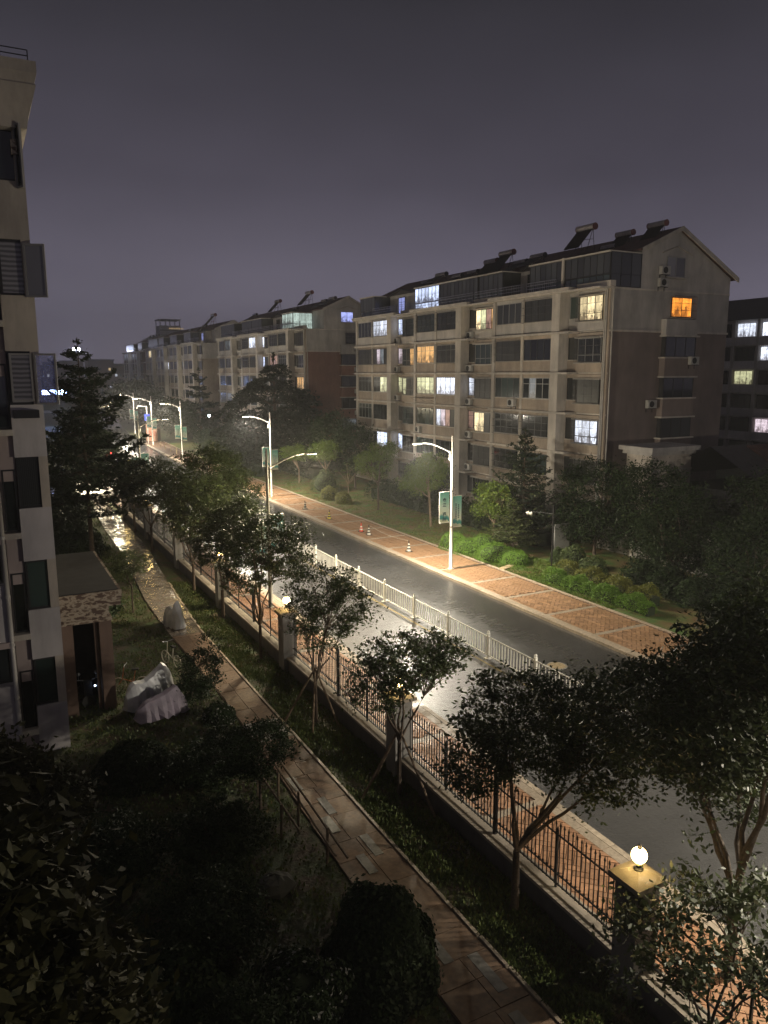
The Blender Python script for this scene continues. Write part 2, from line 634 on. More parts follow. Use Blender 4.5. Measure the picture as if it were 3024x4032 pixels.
def crown_points(rg, blobs, nclump, per, cr, shell=.55):
    """Clump centres spread through ellipsoids, leaves scattered round each clump."""
    w = np.array([b[3] * b[4] * b[5] for b in blobs])
    w = w / w.sum()
    idx = rg.choice(len(blobs), nclump, p=w)
    d = rvec(rg, nclump)
    rad = rg.uniform(shell, 1.0, nclump) ** .8
    B = np.array(blobs, float)[idx]
    C = B[:, :3] + d * B[:, 3:6] * rad[:, None]
    out = rg.normal(size=(nclump, per, 3)) * cr * np.array([1, 1, .6])
    sz = rg.uniform(.5, 1.35, (nclump, 1, 1))
    return C, (C[:, None, :] + out * sz).reshape(-1, 3)


def leaf_mesh(name, rg, P, size, mat, aspect=.45, droop=.5, fold=.25):
    n = len(P)
    s = size * rg.uniform(.6, 1.3, n)[:, None]
    a = rg.uniform(0, 2 * PI, n)
    el = rg.normal(-droop * .6, .45, n)
    U = np.stack([np.cos(a) * np.cos(el), np.sin(a) * np.cos(el), np.sin(el)], 1)
    r = rvec(rg, n)
    V = np.cross(U, r)
    V /= (np.linalg.norm(V, axis=1, keepdims=True) + 1e-9)
    Z = np.cross(U, np.array([[0, 0, 1.0]]))
    Z /= (np.linalg.norm(Z, axis=1, keepdims=True) + 1e-9)
    V = V * .55 + Z * .8
    V /= np.linalg.norm(V, axis=1, keepdims=True)
    return quads_mesh(name, P, U * s * .5, V * s * aspect * .5, mat, fold)


def limb(m, rg, a, b, r0, r1, n=5, sag=0.0, wob=.12):
    a, b = Vector(a), Vector(b)
    L = (b - a).length
    pts, rr = [], []
    for i in range(n + 1):
        t = i / n
        p = a.lerp(b, t)
        p += Vector(rg.normal(size=3)) * wob * L * .25 * math.sin(PI * t)
        p.z += sag * math.sin(PI * t) * L
        pts.append(p)
        rr.append(r0 + (r1 - r0) * t)
    m.tube(pts, rr, 6)
    return pts


def broad_tree(name, label, cat, base, blobs, nclump, per, cr, size, leafm, trunk_r=.07, fork=1.3, stems=4, seed=1, bark='bark', group=None, lean=(0, 0), aspect=.45, droop=.5, shell=.5):
    rg = np.random.default_rng(seed)
    root = thing(name, label, cat, base, 0, group)
    C, P = crown_points(rg, blobs, nclump, per, cr, shell)
    m = MB()
    bx, by, bz = base
    f = Vector((bx + lean[0], by + lean[1], bz + fork))
    m.tube([(bx, by, bz - .05), (bx, by, bz + .12), tuple(Vector((bx, by, bz)).lerp(f, .5)), tuple(f)], [trunk_r * 1.5, trunk_r * 1.1, trunk_r, trunk_r * .85], 8)
    order = rg.permutation(len(C))
    ends = []
    for k in range(stems):
        c = Vector(C[order[k % len(C)]])
        mid = f.lerp(c, .55) + Vector((0, 0, .15))
        limb(m, rg, f, mid, trunk_r * .62, trunk_r * .36, 4)
        limb(m, rg, mid, c, trunk_r * .36, trunk_r * .14, 3)
        ends.append(mid)
    for k in range(stems, min(len(C), stems * 7)):
        c = Vector(C[order[k]])
        e = min(ends, key=lambda q: (q - c).length)
        limb(m, rg, e, c, trunk_r * .24, trunk_r * .06, 3, sag=.05)
    m.build('trunk', bark, root, smooth=True)
    me = leaf_mesh('crown', rg, P - np.array(base), size, leafm, aspect, droop)
    put('crown', me, root)
    return root


def conifer(name, label, cat, base, H, r0, z0, tiers, seed, mat='needle', group=None, trunk_r=.16, size=.3, per=26, dens=1.0, droop=.12, lift=.18, power=.8, bark='bark'):
    """Trunk with tiers of boughs; each bough carries sprays of needles."""
    rg = np.random.default_rng(seed)
    root = thing(name, label, cat, base, 0, group)
    m = MB()
    m.tube([(0, 0, -.05), (0, 0, H * .5), (0, 0, H)], [trunk_r, trunk_r * .6, .02], 8)
    PP = []
    for i in range(tiers):
        t = i / (tiers - 1)
        z = z0 + (H * .985 - z0) * t
        L = r0 * (1 - t) ** power + .12
        nb = int((5 + 4 * (1 - t)) * dens) + 1
        a0 = rg.uniform(0, 6.28)
        for k in range(nb):
            a = a0 + 2 * PI * k / nb + rg.normal() * .25
            l = L * rg.uniform(.45, 1.25)
            lf, curl = lift + rg.normal() * .12, rg.normal() * .18
            zz = z + rg.normal() * .04 * H / tiers * 4
            pts = []
            for q in range(6):
                s = q / 5
                cv = curl * s * s * l
                pts.append((math.cos(a) * l * s - math.sin(a) * cv, math.sin(a) * l * s + math.cos(a) * cv, zz - droop * l * math.sin(PI * s * .9) + lf * l * s * s))
            m.tube(pts, [trunk_r * .28 * (1 - t * .7) * (1 - .8 * q / 5) + .004 for q in range(6)], 4, cap=False)
            pa = np.array(pts)
            n = max(6, int(per * l / r0 * 2.2))
            s = rg.uniform(.22, 1.0, n) ** .75 * 5
            i0 = np.minimum(s.astype(int), 4)
            fr = (s - i0)[:, None]
            p = pa[i0] * (1 - fr) + pa[i0 + 1] * fr
            side = rg.normal(size=(n, 1)) * (.10 + .20 * l * (1 - np.abs(s[:, None] / 5 - .6)))
            p = p + side * np.array([[-math.sin(a), math.cos(a), 0]])
            p[:, 2] += rg.normal(size=n) * .05
            PP.append(p)
    m.build('trunk', bark, root, org=(0, 0, 0), smooth=True)
    P = np.concatenate(PP)
    put('crown', leaf_mesh('crown', rg, P, size, mat, .38, -.15, .1), root)
    return root


def bush(name, label, base, r, mat, seed, n=1500, size=.07, group=None, cat='bush', flat=.0, wob=.08):
    """Clipped bush: a lumpy shell of small leaves over a solid heart."""
    rg = np.random.default_rng(seed)
    root = thing(name, label, cat, base, 0, group)
    d = rvec(rg, n)
    d[:, 2] = np.abs(d[:, 2]) * 1.05 - .12
    ph = rg.uniform(0, 6, 3)
    lump = 1 + wob * (np.sin(d[:, 0] * 5 + ph[0]) * np.cos(d[:, 1] * 5 + ph[1]) + .6 * np.sin(d[:, 2] * 9 + ph[2]))
    k = (rg.uniform(.90, 1.03, n) + (rg.random(n) > .93) * rg.uniform(0, .10, n)) * lump
    P = d * np.array(r) * k[:, None]
    P[:, 2] = np.maximum(P[:, 2], .03)
    nrm = d / np.array(r)
    nrm /= np.linalg.norm(nrm, axis=1, keepdims=True)
    U = np.cross(nrm, rvec(rg, n))
    U /= np.linalg.norm(U, axis=1, keepdims=True)
    V = np.cross(nrm, U) * .6 + nrm * .45
    s = size * rg.uniform(.6, 1.4, n)[:, None]
    put('foliage', quads_mesh('foliage', P, U * s * .6, V * s * .45, mat), root)
    m = MB()
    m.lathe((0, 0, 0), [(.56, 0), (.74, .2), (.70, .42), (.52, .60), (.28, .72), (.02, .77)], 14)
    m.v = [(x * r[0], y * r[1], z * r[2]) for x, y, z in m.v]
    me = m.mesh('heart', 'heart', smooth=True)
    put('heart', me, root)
    return root


# ------------------------------------------------------------------ ground, road, pavements


def bend(y):
    return .0006 * (y - 90) ** 2 if y > 90 else 0.0


def strip(m, x0, x1, y0, y1, z, step=5, mi=0):
    y = y0
    while y < y1 - 1e-6:
        e = min(y + step, y1)
        a, b = bend(y), bend(e)
        m.poly([(x0 + a, y, z), (x1 + a, y, z), (x1 + b, e, z), (x0 + b, e, z)], mi)
        y = e


def ground():
    m = MB()
    m.poly([(-1500, -300, -.16), (1500, -300, -.16), (1500, 2500, -.16), (-1500, 2500, -.16)])
    tag(m.build('ground', 'soil'), 'dark wet ground reaching to the horizon', kind='structure')
    m = MB()
    strip(m, 13.4, 24.0, -30, 260, 0)
    m.poly([(-60, 262, 0.0), (120, 262, 0.0), (120, 280, 0.0), (-60, 280, 0.0)])
    m.poly([(-10, 82, .004), (13.4, 82, .004), (13.4, 100, .004), (-10, 100, .004)])
    tag(m.build('road', 'asphalt'), 'wet two lane asphalt street shining under the street lamps', kind='structure')
    m = MB()
    strip(m, 18.0, 18.1, 15.5, 120, .004)
    tag(m.build('yellow_line', 'yellow_paint'), 'worn yellow lines along both sides of the guardrail', kind='structure')
    # lawns
    m = MB()
    strip(m, 27.55, 38.8, -20, 135, .10)
    tag(m.build('lawn', 'lawn'), 'lawn and bare earth between the far pavement and the apartment blocks', kind='structure')
    m = MB()
    m.box(-40, 10.3, 2, 82, -.14, .03)
    tag(m.build('yard_soil', 'soil'), 'dark planted yard between the garden wall and the near building', kind='structure')
    # garden path: bed follows the pavers
    m = MB()
    ctr = [(4, 7.85, 1.55), (10, 7.8, 1.6), (15, 7.7, 1.55), (20, 7.8, 1.35), (27, 7.85, 1.2), (35, 7.75, 1.4), (41, 7.95, 1.65), (53, 8.8, 1.8), (61, 8.95, 1.85), (70, 9.25, 1.6), (80, 9.4, 1.6)]
    ys = [c[0] for c in ctr]
    cx = lambda y: float(np.interp(y, ys, [c[1] for c in ctr]))
    cw = lambda y: float(np.interp(y, ys, [c[2] for c in ctr]))
    for y in range(4, 80, 2):
        a, b = cx(y), cx(y + 2)
        wa, wb = cw(y) / 2, cw(y + 2) / 2
        m.poly([(a - wa, y, .05), (a + wa, y, .05), (b + wb, y + 2, .05), (b - wb, y + 2, .05)])
    path = m.build('path', 'bed')
    tag(path, 'brown paved garden path running along the inside of the wall', kind='structure')
    rg = random.Random(4)
    y, n = 8.2, 0
    row = 0
    while y < 34.4:
        d = rg.choice((.62, .8, .8, 1.0, 1.2))
        grey = 22.6 < y < 24.0
        k = 3 if grey else 2
        w = cw(y) - .04
        cuts = [0] + sorted((i + rg.uniform(-.16, .16)) / k for i in range(1, k)) + [1]
        if grey:
            d = .5
        for a, b in zip(cuts, cuts[1:]):
            x0 = cx(y) - w / 2 + w * a + .008
            x1 = cx(y) - w / 2 + w * b - .008
            h = .075 + rg.uniform(0, .012)
            boxpart('paver', path, x0, x1, y + .008, y + d - .008, .04, h, 'grey_slab' if grey else 'path_paver')
        y += d
        row += 1
    # pale inlay slabs
    for x, yy, l in ((7.62, 18.2, .9), (7.35, 17.3, .8), (7.9, 16.0, .95), (7.45, 15.35, .8), (7.55, 13.6, 1.0), (7.5, 12.1, .9), (8.05, 11.1, 1.1), (7.9, 9.6, .9), (7.25, 19.7, .8)):
        boxpart('inlay_slab', path, x, x + .24, yy - l / 2, yy + l / 2, .06, .093, 'inlay')
    # wet setts further along, too many to pick apart
    m = MB()
    rr = random.Random(8)
    y = 34.4
    while y < 76:
        d = rr.uniform(.16, .26)
        x = cx(y) - cw(y) / 2
        e = cx(y) + cw(y) / 2
        while x < e:
            w = min(rr.uniform(.18, .42), e - x)
            m.obox((x + w / 2, y + d / 2, .06 + rr.uniform(0, .02)), (w - .02, d - .02, .05), rr.uniform(-.08, .08), 0, rr.gauss(0, .085))
            x += w + .001
        y += d
    tag(m.build('sett_paving', 'setts', path), kind='stuff')
    # path edging stones
    y = 8.0
    while y < 44:
        x = cx(y + .5) + cw(y + .5) / 2 + .05
        boxpart('edging_stone', path, x - .04, x + .04, y, y + .97, .02, .115, 'kerb_stone')
        y += 1.0

    # pavements: bed, kerb stones, herringbone bricks
    def pavement(name, label, x0, x1, y0, y1, mat, near, kerb_x, step_y, ksign):
        m = MB()
        strip(m, x0, x1, y0, y1, .10)
        bed = m.build(name, 'bed')
        tag(bed, label, kind='structure')
        # bricks
        bl, bw = .40, .20
        cells = []
        c45 = math.sqrt(.5)
        ny = int((near[1] - near[0]) / .2)
        rg = random.Random(5)
        # herringbone at 45 degrees
        u = bw
        lim = (near[1] - near[0]) + (x1 - x0)
        N = int(lim / u) + 3
        for i in range(-N, N):
            for j in range(-N, N):
                if (i - j) % 4 == 0:
                    cells.append((i * u + bl / 2, j * u + bw / 2, 0))
                    cells.append((i * u + bw / 2, j * u + bw + bl / 2, 1)) if False else cells.append((i * u - bw / 2, j * u + bl / 2, 1))
        good = []
        for a, b, r in cells:
            x = x0 + (x1 - x0) / 2 + (a - b) * c45
            yy = (near[0] + near[1]) / 2 + (a + b) * c45
            if x0 + .32 < x < x1 - .22 and near[0] < yy < near[1]:
                if abs((yy - near[0]) % step_y) < .2:
                    continue
                good.append((x, yy, r))
        good.sort(key=lambda q: q[1] if q[1] > near[2] else 900 + q[1])
        me = MB()
        me.box(-bl / 2 + .011, bl / 2 - .011, -bw / 2 + .011, bw / 2 - .011, -.03, 0)
        ms = me.mesh('brick', mat)
        rest = MB()
        for q, (x, yy, r) in enumerate(good):
            rz = PI / 4 + (PI / 2 if r else 0)
            z = .122 + rg.uniform(0, .005)
            if q < 290:
                put('brick', ms, bed, (x, yy, z), rz)
            else:
                rest.obox((x, yy, z - .015), (bl - .022, bw - .022, .03), rz)
        if rest.f:
            tag(rest.build('brick_paving', mat, bed), kind='stuff')
        # pale cross bands
        y = near[0]
        while y < near[1]:
            boxpart('band_stone', bed, x0 + .3, x1 - .2, y - .13, y + .13, .08, .1285, 'kerb_stone')
            y += step_y
        # edges
        y = y0
        k = 0
        while y < y1:
            b = bend(y + .5)
            boxpart('kerb_stone', bed, kerb_x + b - .09, kerb_x + b + .09, y + .005, y + .995, -.02, .135, 'kerb_stone')
            y += 1
            k += 1
        m = MB()
        lo = (kerb_x + .09, kerb_x + .38) if ksign > 0 else (kerb_x - .38, kerb_x - .09)
        for y in range(int(y0), int(y1)):
            b = bend(y + .5)
            m.box(lo[0] + b + .004, lo[1] + b - .004, y + .006, y + .994, .08, .129)
        tag(m.build('kerb_band', 'kerb_stone', bed), kind='stuff')
        return bed
    pavement('far_pavement', 'red brick pavement with pale kerb along the far side of the street', 23.85, 27.6, 14, 140, 'red_paver', (22.0, 100.0, 24.5), 23.94, 3.35, 1)
    pavement('near_pavement', 'orange brick pavement between the iron fence and the street', 10.75, 13.5, 0, 82, 'red_paver_left', (6.0, 50.0, 8.0), 13.41, 4.75, -1)
    # edge strip of the far pavement
    m = MB()
    strip(m, 27.55, 27.7, 14, 140, .15)
    m.poly([(27.55, 14, .15), (27.55, 140, .15), (27.55, 140, .08), (27.55, 14, .08)])
    tag(m.build('pavement_edging', 'kerb_stone'), 'pale edging strip between bricks and lawn', kind='structure')
    return cx, cw


PX, PW = ground()


def grass(name, label, x0, x1, y0, y1, n, z, h, mat, seed, avoid=None):
    rg = np.random.default_rng(seed)
    x = rg.uniform(x0, x1, n)
    # denser where near
    y = y0 + (y1 - y0) * rg.uniform(0, 1, n) ** 1.35
    # patchy
    pt = np.sin(x * 1.7 + 3) * np.cos(y * .9 + 1) + .6 * np.sin(x * 4.1 + y * 2.3)
    k = (pt + rg.normal(size=n) * .7) > -.45
    if avoid:
        k &= ~avoid(x, y)
    x, y = x[k], y[k]
    n = len(x)
    P = np.stack([x, y, np.full(n, z)], 1)
    hh = h * rg.uniform(.5, 1.4, n)
    P[:, 2] += hh * .5
    a = rg.uniform(0, 2 * PI, n)
    U = np.stack([np.cos(a) * .35, np.sin(a) * .35, np.ones(n)], 1) * hh[:, None] * .55
    V = np.stack([-np.sin(a), np.cos(a), np.zeros(n)], 1) * (.018 + .02 * rg.random(n))[:, None]
    o = put(name, quads_mesh(name, P, U, V, mat, .1))
    return tag(o, label, 'grass', kind='stuff')


pathx = lambda x, y: (np.abs(x - np.interp(y, [4, 10, 15, 20, 27, 35, 41, 53, 61, 70, 80], [7.85, 7.8, 7.7, 7.8, 7.85, 7.75, 7.95, 8.8, 8.95, 9.25, 9.4])) < np.interp(y, [4, 10, 15, 20, 27, 35, 41, 53, 61, 70, 80], [.85, .85, .83, .75, .68, .76, .9, .97, 1, .9, .9]))
grass('grass', 'rough grass on the strip between path and garden wall', 8.4, 10.3, 7, 44, 42000, .03, .10, ['blade', 'blade_dry'], 1, pathx)
grass('grass', 'dark rough grass of the yard left of the path', 1.5, 7.4, 8, 60, 36000, .03, .09, ['blade', 'blade_dry'], 2, pathx)
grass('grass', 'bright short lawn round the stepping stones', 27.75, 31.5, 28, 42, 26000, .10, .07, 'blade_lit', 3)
grass('grass', 'thin dry grass under the small trees beyond the far pavement', 27.75, 33, 42, 100, 22000, .10, .08, ['blade_dry', 'blade', 'blade_lit'], 6)

# ------------------------------------------------------------------ windows and apartment blocks

_fr = {}


def win_frame(w, h, n, t=.05, transom=0, d=.06):
    k = (round(w, 2), round(h, 2), n, t, transom, d)
    if k not in _fr:
        m = MB()
        m.box(0, w, -d, 0, 0, t).box(0, w, -d, 0, h - t, h).box(0, t, -d, 0, t, h - t).box(w - t, w, -d, 0, t, h - t)
        for i in range(1, n):
            x = w * i / n
            m.box(x - t * .45, x + t * .45, -d * .9, 0, t, h - t)
        if transom:
            m.box(t, w - t, -d * .8, 0, transom - t * .4, transom + t * .4)
        _fr[k] = m
    return k


_pn = {}
_meshes = {}


def window(parent, p, w, h, n, face, pane, frame='frame_dark', transom=0, grille=None, sill=None, panes=True, t=.05, alt=None):
    """p: lower left corner seen from outside (world). face: rotation about Z; 0 looks to -Y, -90 looks to -X."""
    k = win_frame(w, h, n, t, transom)
    mk = (k, frame)
    if mk not in _meshes:
        _meshes[mk] = _fr[k].mesh('window', frame)
    wx, wy, wz = world(parent)
    o = put('window', _meshes[mk], parent, (p[0] - wx, p[1] - wy, p[2] - wz), face)
    cols = n if panes else 1
    for i in range(cols):
        x0, x1 = w * i / cols + .01, w * (i + 1) / cols - .01
        mt = pane
        if alt and i in alt:
            mt = alt[i]
        kk = (round(x1 - x0, 2), round(h, 2), mt)
        if kk not in _pn:
            m = MB()
            q = kk[0]
            m.box(0, q, -.012, 0, .02, h - .02)
            _pn[kk] = m.mesh('pane', mt)
        put('pane', _pn[kk], o, (x0, -.018, 0))
    if grille:
        gk = ('g', round(w, 2), round(h, 2), grille)
        if gk not in _meshes:
            m = MB()
            out = grille
            W0, W1 = -.08, w + .08
            nb = int((W1 - W0) / .13)
            for i in range(nb + 1):
                x = W0 + (W1 - W0) * i / nb
                m.box(x - .007, x + .007, -out, -out + .014, -.05, h + .05)
            for z in (-.05, h * .33, h * .68, h + .05):
                m.box(W0, W1, -out - .004, -out + .018, z - .012, z + .012)
                m.box(W0, W0 + .02, -out, -.02, z - .012, z + .012)
                m.box(W1 - .02, W1, -out, -.02, z - .012, z + .012)
            _meshes[gk] = m.mesh('grille', 'grille')
        put('grille', _meshes[gk], o)
    if sill:
        sk = ('s', round(w, 2), sill)
        if sk not in _meshes:
            m = MB()
            m.box(-.08, w + .08, -.22, .02, -.11, -.02)
            _meshes[sk] = m.mesh('sill', sill)
        put('sill', _meshes[sk], o)
    return o


Z0, FH = .15, 2.95
RG = random.Random(11)
DARK = ['glass', 'glass', 'glass_curtain', 'glass_curtain', 'glass_green']


def apartment(label, Y0, XF, nmod, lit, attic, floors=6, full=True, gable='redwall', upper='plaster', glit=None, low='tan', seed=3, mansard=True, group=None):
    """Block whose balcony front looks to -X and whose near gable stands at Y0."""
    rr = random.Random(seed)
    L = .1 + 13.1 * nmod
    root = thing('apartment_building', label, 'building', (XF + 6, Y0 + L / 2, 0), 0, group)
    X0, XB = XF + .8, XF + 12.8       # core
    zt = Z0 + floors * FH
    zb = zt - FH
    # core walls
    m = MB()
    m.box(X0, XB, Y0, Y0 + L, 0, zb, 0)
    m.box(X0, XB, Y0, Y0 + L, zb, zt, 1)
    m.build('wall', [gable, upper], root)
    xs, xr = X0 + 2.65, XB            # attic body
    xp, zp, ze, zr = XF + 7.0, zt + 4.25, zt + 2.65, zt + 1.15
    m = MB()
    for y in (Y0, Y0 + L):
        pts = [(xs, y, zt), (xr, y, zt), (xr, y, zr), (xp, y, zp), (xs, y, ze)]
        m.poly(pts if y == Y0 else pts[::-1])
    m.poly([(xs, Y0, zt), (xs, Y0, ze), (xs, Y0 + L, ze), (xs, Y0 + L, zt)])
    m.poly([(xr, Y0, zt), (xr, Y0 + L, zt), (xr, Y0 + L, zr), (xr, Y0, zr)])
    m.build('gable_wall', upper, root)
    # roof slopes with thickness
    for a, b, nm in (((xs - .35, ze - .1), (xp, zp + .06), 'roof'), ((xp, zp + .06), (xr + .5, zr - .12), 'roof')):
        m = MB()
        y0, y1 = Y0 - .35, Y0 + L + .3
        t = .14
        P = [(a[0], y0, a[1]), (b[0], y0, b[1]), (b[0], y1, b[1]), (a[0], y1, a[1])]
        Q = [(x, y, z + t) for x, y, z in P]
        m.poly(P[::-1])
        m.poly(Q)
        for i in range(4):
            j = (i + 1) % 4
            m.poly([P[i], P[j], Q[j], Q[i]])
        m.build(nm, 'tiles', root)
        for yy in (Y0 - .40, Y0 + L + .28):
            m = MB()
            m.poly([(a[0], yy, a[1] - .16), (b[0], yy, b[1] - .16), (b[0], yy, b[1] + t + .02), (a[0], yy, a[1] + t + .02)])
            m.poly([(a[0], yy + .12, a[1] - .16), (b[0], yy + .12, b[1] - .16), (b[0], yy, b[1] - .16), (a[0], yy, a[1] - .16)])
            m.poly([(a[0], yy + .12, a[1] + t + .02), (b[0], yy + .12, b[1] + t + .02), (b[0], yy, b[1] + t + .02), (a[0], yy, a[1] + t + .02)][::-1])
            m.build('verge', 'trim', root)
    # zones
    front, rec, wins, pil = [], [], [], []
    rec.append((0, 4.2))
    wins.append(('B', 0, .55, 2.95))
    wins.append(('N', 0, 3.2, 4.1))
    for q in range(nmod):
        o = 13.2 * q
        last = q == nmod - 1
        front.append((4.2 + o, 12.9 + o if not last else min(12.9 + o, L)))
        pil += [(4.25 + o, 5.15 + o, 1), (8.65 + o, 8.95 + o, 0)]
        wins += [('W', q, 5.35 + o, 8.6 + o), ('V', q, 9.05 + o, 12.3 + o)]
        pil.append((12.45 + o, 12.85 + o, 0))
        if not last:
            rec.append((12.9 + o, 17.4 + o))
            wins += [('B', q + 1, 13.1 + o, 16.2 + o), ('N', q + 1, 16.45 + o, 17.35 + o)]
    FX_, RX = XF, XF + .65
    for a, b, big in pil:
        boxpart('pillar', root, FX_ - (.16 if big else .06), X0, Y0 + a, Y0 + b, 0, zt - .1, 'trim')
    for k in range(floors):
        z = Z0 + k * FH
        pm = upper if k == floors - 1 else low
        for a, b in front:
            boxpart('slab', root, FX_ - .30, X0, Y0 + a - .15 - (1.0 if full else 0), Y0 + b + .05, z - .09, z + .07, 'trim')
        for kind, q, a, b in wins:
            x = FX_ if kind in 'WV' else RX
            if kind == 'N':
                x = RX + .03
            wl, wh = z + .98, z + 2.6
            if kind == 'B':
                wl, wh = z + .78, z + 2.5
                x = RX - .1
            # parapet and lintel leave a true opening, with the core wall behind it
            boxpart('parapet', root, x, X0, Y0 + a - .1, Y0 + b + .1, z + .07, wl, pm)
            boxpart('lintel', root, x, X0, Y0 + a - .1, Y0 + b + .1, wh, z + FH - .09, pm)
            if kind == 'B' and full:
                boxpart('ledge', root, x - .22, X0, Y0 + a - .16, Y0 + b + .16, wl - .09, wl, 'trim')
                boxpart('ledge', root, x - .22, X0, Y0 + a - .16, Y0 + b + .16, wh, wh + .09, 'trim')
            elif full:
                boxpart('ledge', root, x - .07, X0, Y0 + a - .05, Y0 + b + .05, wl - .06, wl + .004, 'trim')
            key = (kind + str(q), k)
            w = b - a
            n = 1 if kind == 'N' else (3 if kind == 'B' and q == 0 else 4)
            pane = lit.get(key)
            alt = None
            if isinstance(pane, dict):
                alt, pane = pane, None
            if pane is None:
                pane = rr.choice(DARK)
            gr = None
            if full and kind in 'WVB' and (rr.random() < .42 or key in (('B0', 5), ('B0', 2), ('W0', 2), ('V0', 2), ('W0', 5))):
                gr = .32
            if full and k <= 0 and kind != 'N':
                gr = .3
            tr = .5 if kind == 'B' else (0 if rr.random() < .6 else 1.15)
            window(root, (x + .06, Y0 + b, wl), w, wh - wl, n if full else min(n, 2), -PI / 2, pane, 'frame_dark' if rr.random() < .75 else 'frame_white', tr, gr, None, panes=full, alt=alt)
        for a, b in rec:
            boxpart('spandrel', root, RX + .1, X0, Y0 + a, Y0 + b, z - .06, z + .05, 'trim')
    # eaves slab and cornice
    boxpart('eaves', root, FX_ - .35, XB, Y0 - .05, Y0 + L + .05, zt - .1, zt + .02, 'trim')
    for a, b in front:
        boxpart('cornice', root, FX_ - .5, FX_ + .2, Y0 + a - 1.2, Y0 + b + .1, zt + .022, zt + .22, 'trim')
    for a, b in rec:
        boxpart('cornice', root, RX - .3, RX + .2, Y0 + a - .3, Y0 + b - 1.1, zt + .022, zt + .42, 'trim')
    # belt under the top floor on the gable
    boxpart('belt', root, X0 - .02, XB + .06, Y0 - .07, Y0 + .02, zb - .06, zb + .08, 'trim')
    # gable bay
    gx0, gx1 = XF + 5.75, XF + 9.0
    for k in range(floors - 1):
        z = Z0 + k * FH
        wl, wh = z + 1.05, z + 2.6
        boxpart('bay_spandrel', root, gx0, gx1, Y0 - .55, Y0 - .01, z - .28, wl, gable if k else low)
        boxpart('bay_ledge', root, gx0 - .12, gx1 + .12, Y0 - .68, Y0 - .02, wl - .005, wl + .1, 'trim')
        boxpart('bay_ledge', root, gx0 - .12, gx1 + .12, Y0 - .68, Y0 - .02, wh + .005, wh + .115, 'trim')
        boxpart('bay_core', root, gx0 + .12, gx1 - .12, Y0 - .35, Y0 - .01, wl, wh + .1, 'interior')
        pane = (glit or {}).get(k) or rr.choice(DARK[:3])
        window(root, (gx0 + .06, Y0 - .42, wl + .1), gx1 - gx0 - .12, wh - wl - .1, 3, 0, pane, 'frame_dark', 0, .3 if (full and k == 1) else None, None, panes=full)
    boxpart('bay_spandrel', root, gx0, gx1, Y0 - .5, Y0 - .01, zb - .3, zb + .9, upper)
    window(root, (gx0 + .85, Y0 - .03, zb + 1.08), 2.1, 1.42, 2, 0, (glit or {}).get(5, 'glass'), 'frame_dark', 0, .45 if full else None, 'trim', panes=full)
    window(root, (gx0 + .15, Y0 - .03, zt + .95), 1.85, 1.4, 2, 0, (glit or {}).get(6, 'glass_frost'), 'frame_white' if full else 'frame_dark', 0, None, 'trim', panes=full)
    # thin pediment line over the attic window
    m = MB()
    m.tube([(gx0 - .3, Y0 - .05, zt + 2.6), (gx0 + 1.2, Y0 - .05, zt + 3.1), (gx0 + 2.7, Y0 - .05, zt + 2.6)], .05, 4)
    m.build('moulding', 'trim', root)
    if full:
        for y, x in ((Y0 - .06, X0 + .12), (Y0 + .22, RX - .05), (Y0 + .38, RX - .05)):
            m = MB()
            m.tube([(x, y, .3), (x, y, zt - .1)], .055, 8)
            m.build('drain_pipe', 'pvc', root, smooth=True)
        boxpart('corner_post', root, RX + .05, X0, Y0 + .02, Y0 + .5, 0, zt - .1, low)
    # terraces: sunrooms, doors and railings
    for s0, s1, kind, lt in attic:
        a, b = Y0 + s0, Y0 + s1
        xg = XF + .55
        if kind == 'sun':
            h = 2.32
            boxpart('sunroom_roof', root, xg - .12, xs, a - .05, b + .05, zt + h + .02, zt + h + .12, 'trim')
            n = max(2, int((b - a) / .62)) if full else 2
            window(root, (xg + .05, b, zt + .03), b - a, .85, n, -PI / 2, lt or 'glass_green', 'frame_dark', 0, panes=full)
            window(root, (xg + .05, b, zt + .9), b - a, h - .9, n, -PI / 2, lt or 'glass_curtain', 'frame_dark', 0, panes=full)
            window(root, (xg + .03, a, zt + .03), xs - xg - .03, h, 3 if full else 1, 0, 'glass_curtain' if not lt else lt, 'frame_dark', .85, panes=full)
            if lt:
                boxpart('sunroom_wall', root, xs - .12, xs - .02, a, b, zt + .02, zt + h, 'plaster')
        elif kind == 'post':
            boxpart('party_wall', root, xg - .1, xs, a, b, zt, zt + 2.5, 'trim')
        elif kind in ('door', 'dormer'):
            xx = xs - 1.1
            boxpart('dormer_wall', root, xx, xs, a, b, zt, zt + 2.4, 'plaster')
            mid = (a + b) / 2
            window(root, (xx - .03, mid + .7, zt + .1), 1.4, 2.0, 2, -PI / 2, lt or 'glass', 'frame_dark', 1.5, panes=full)
            m = MB()
            m.poly([(xx - .35, a - .2, zt + 2.35), (xx - .35, mid, zt + 2.95), (xs + 1.6, mid, zt + 2.95), (xs + .9, a - .2, zt + 2.6)])
            m.poly([(xx - .35, mid, zt + 2.95), (xx - .35, b + .2, zt + 2.35), (xs + .9, b + .2, zt + 2.6), (xs + 1.6, mid, zt + 2.95)])
            m.poly([(xx - .02, a, zt + 2.4), (xx - .02, b, zt + 2.4), (xx - .02, mid, zt + 2.93)])
            m.build('dormer_roof', 'dark_roof', root)
        if kind in ('door', 'dormer', 'open') or (kind == 'sun' and full and s0 > 4 and s0 < 24):
            m = MB()
            xr_ = XF + .1
            for z in (.55, .8, 1.0):
                m.tube([(xr_, a + .1, zt + z), (xr_, b - .1, zt + z)], .02, 5)
            y = a + .1
            while y < b:
                m.tube([(xr_, y, zt), (xr_, y, zt + 1.0)], .012, 4, cap=False)
                y += .22 if full else .8
            m.build('railing', 'chrome', root)
    return root


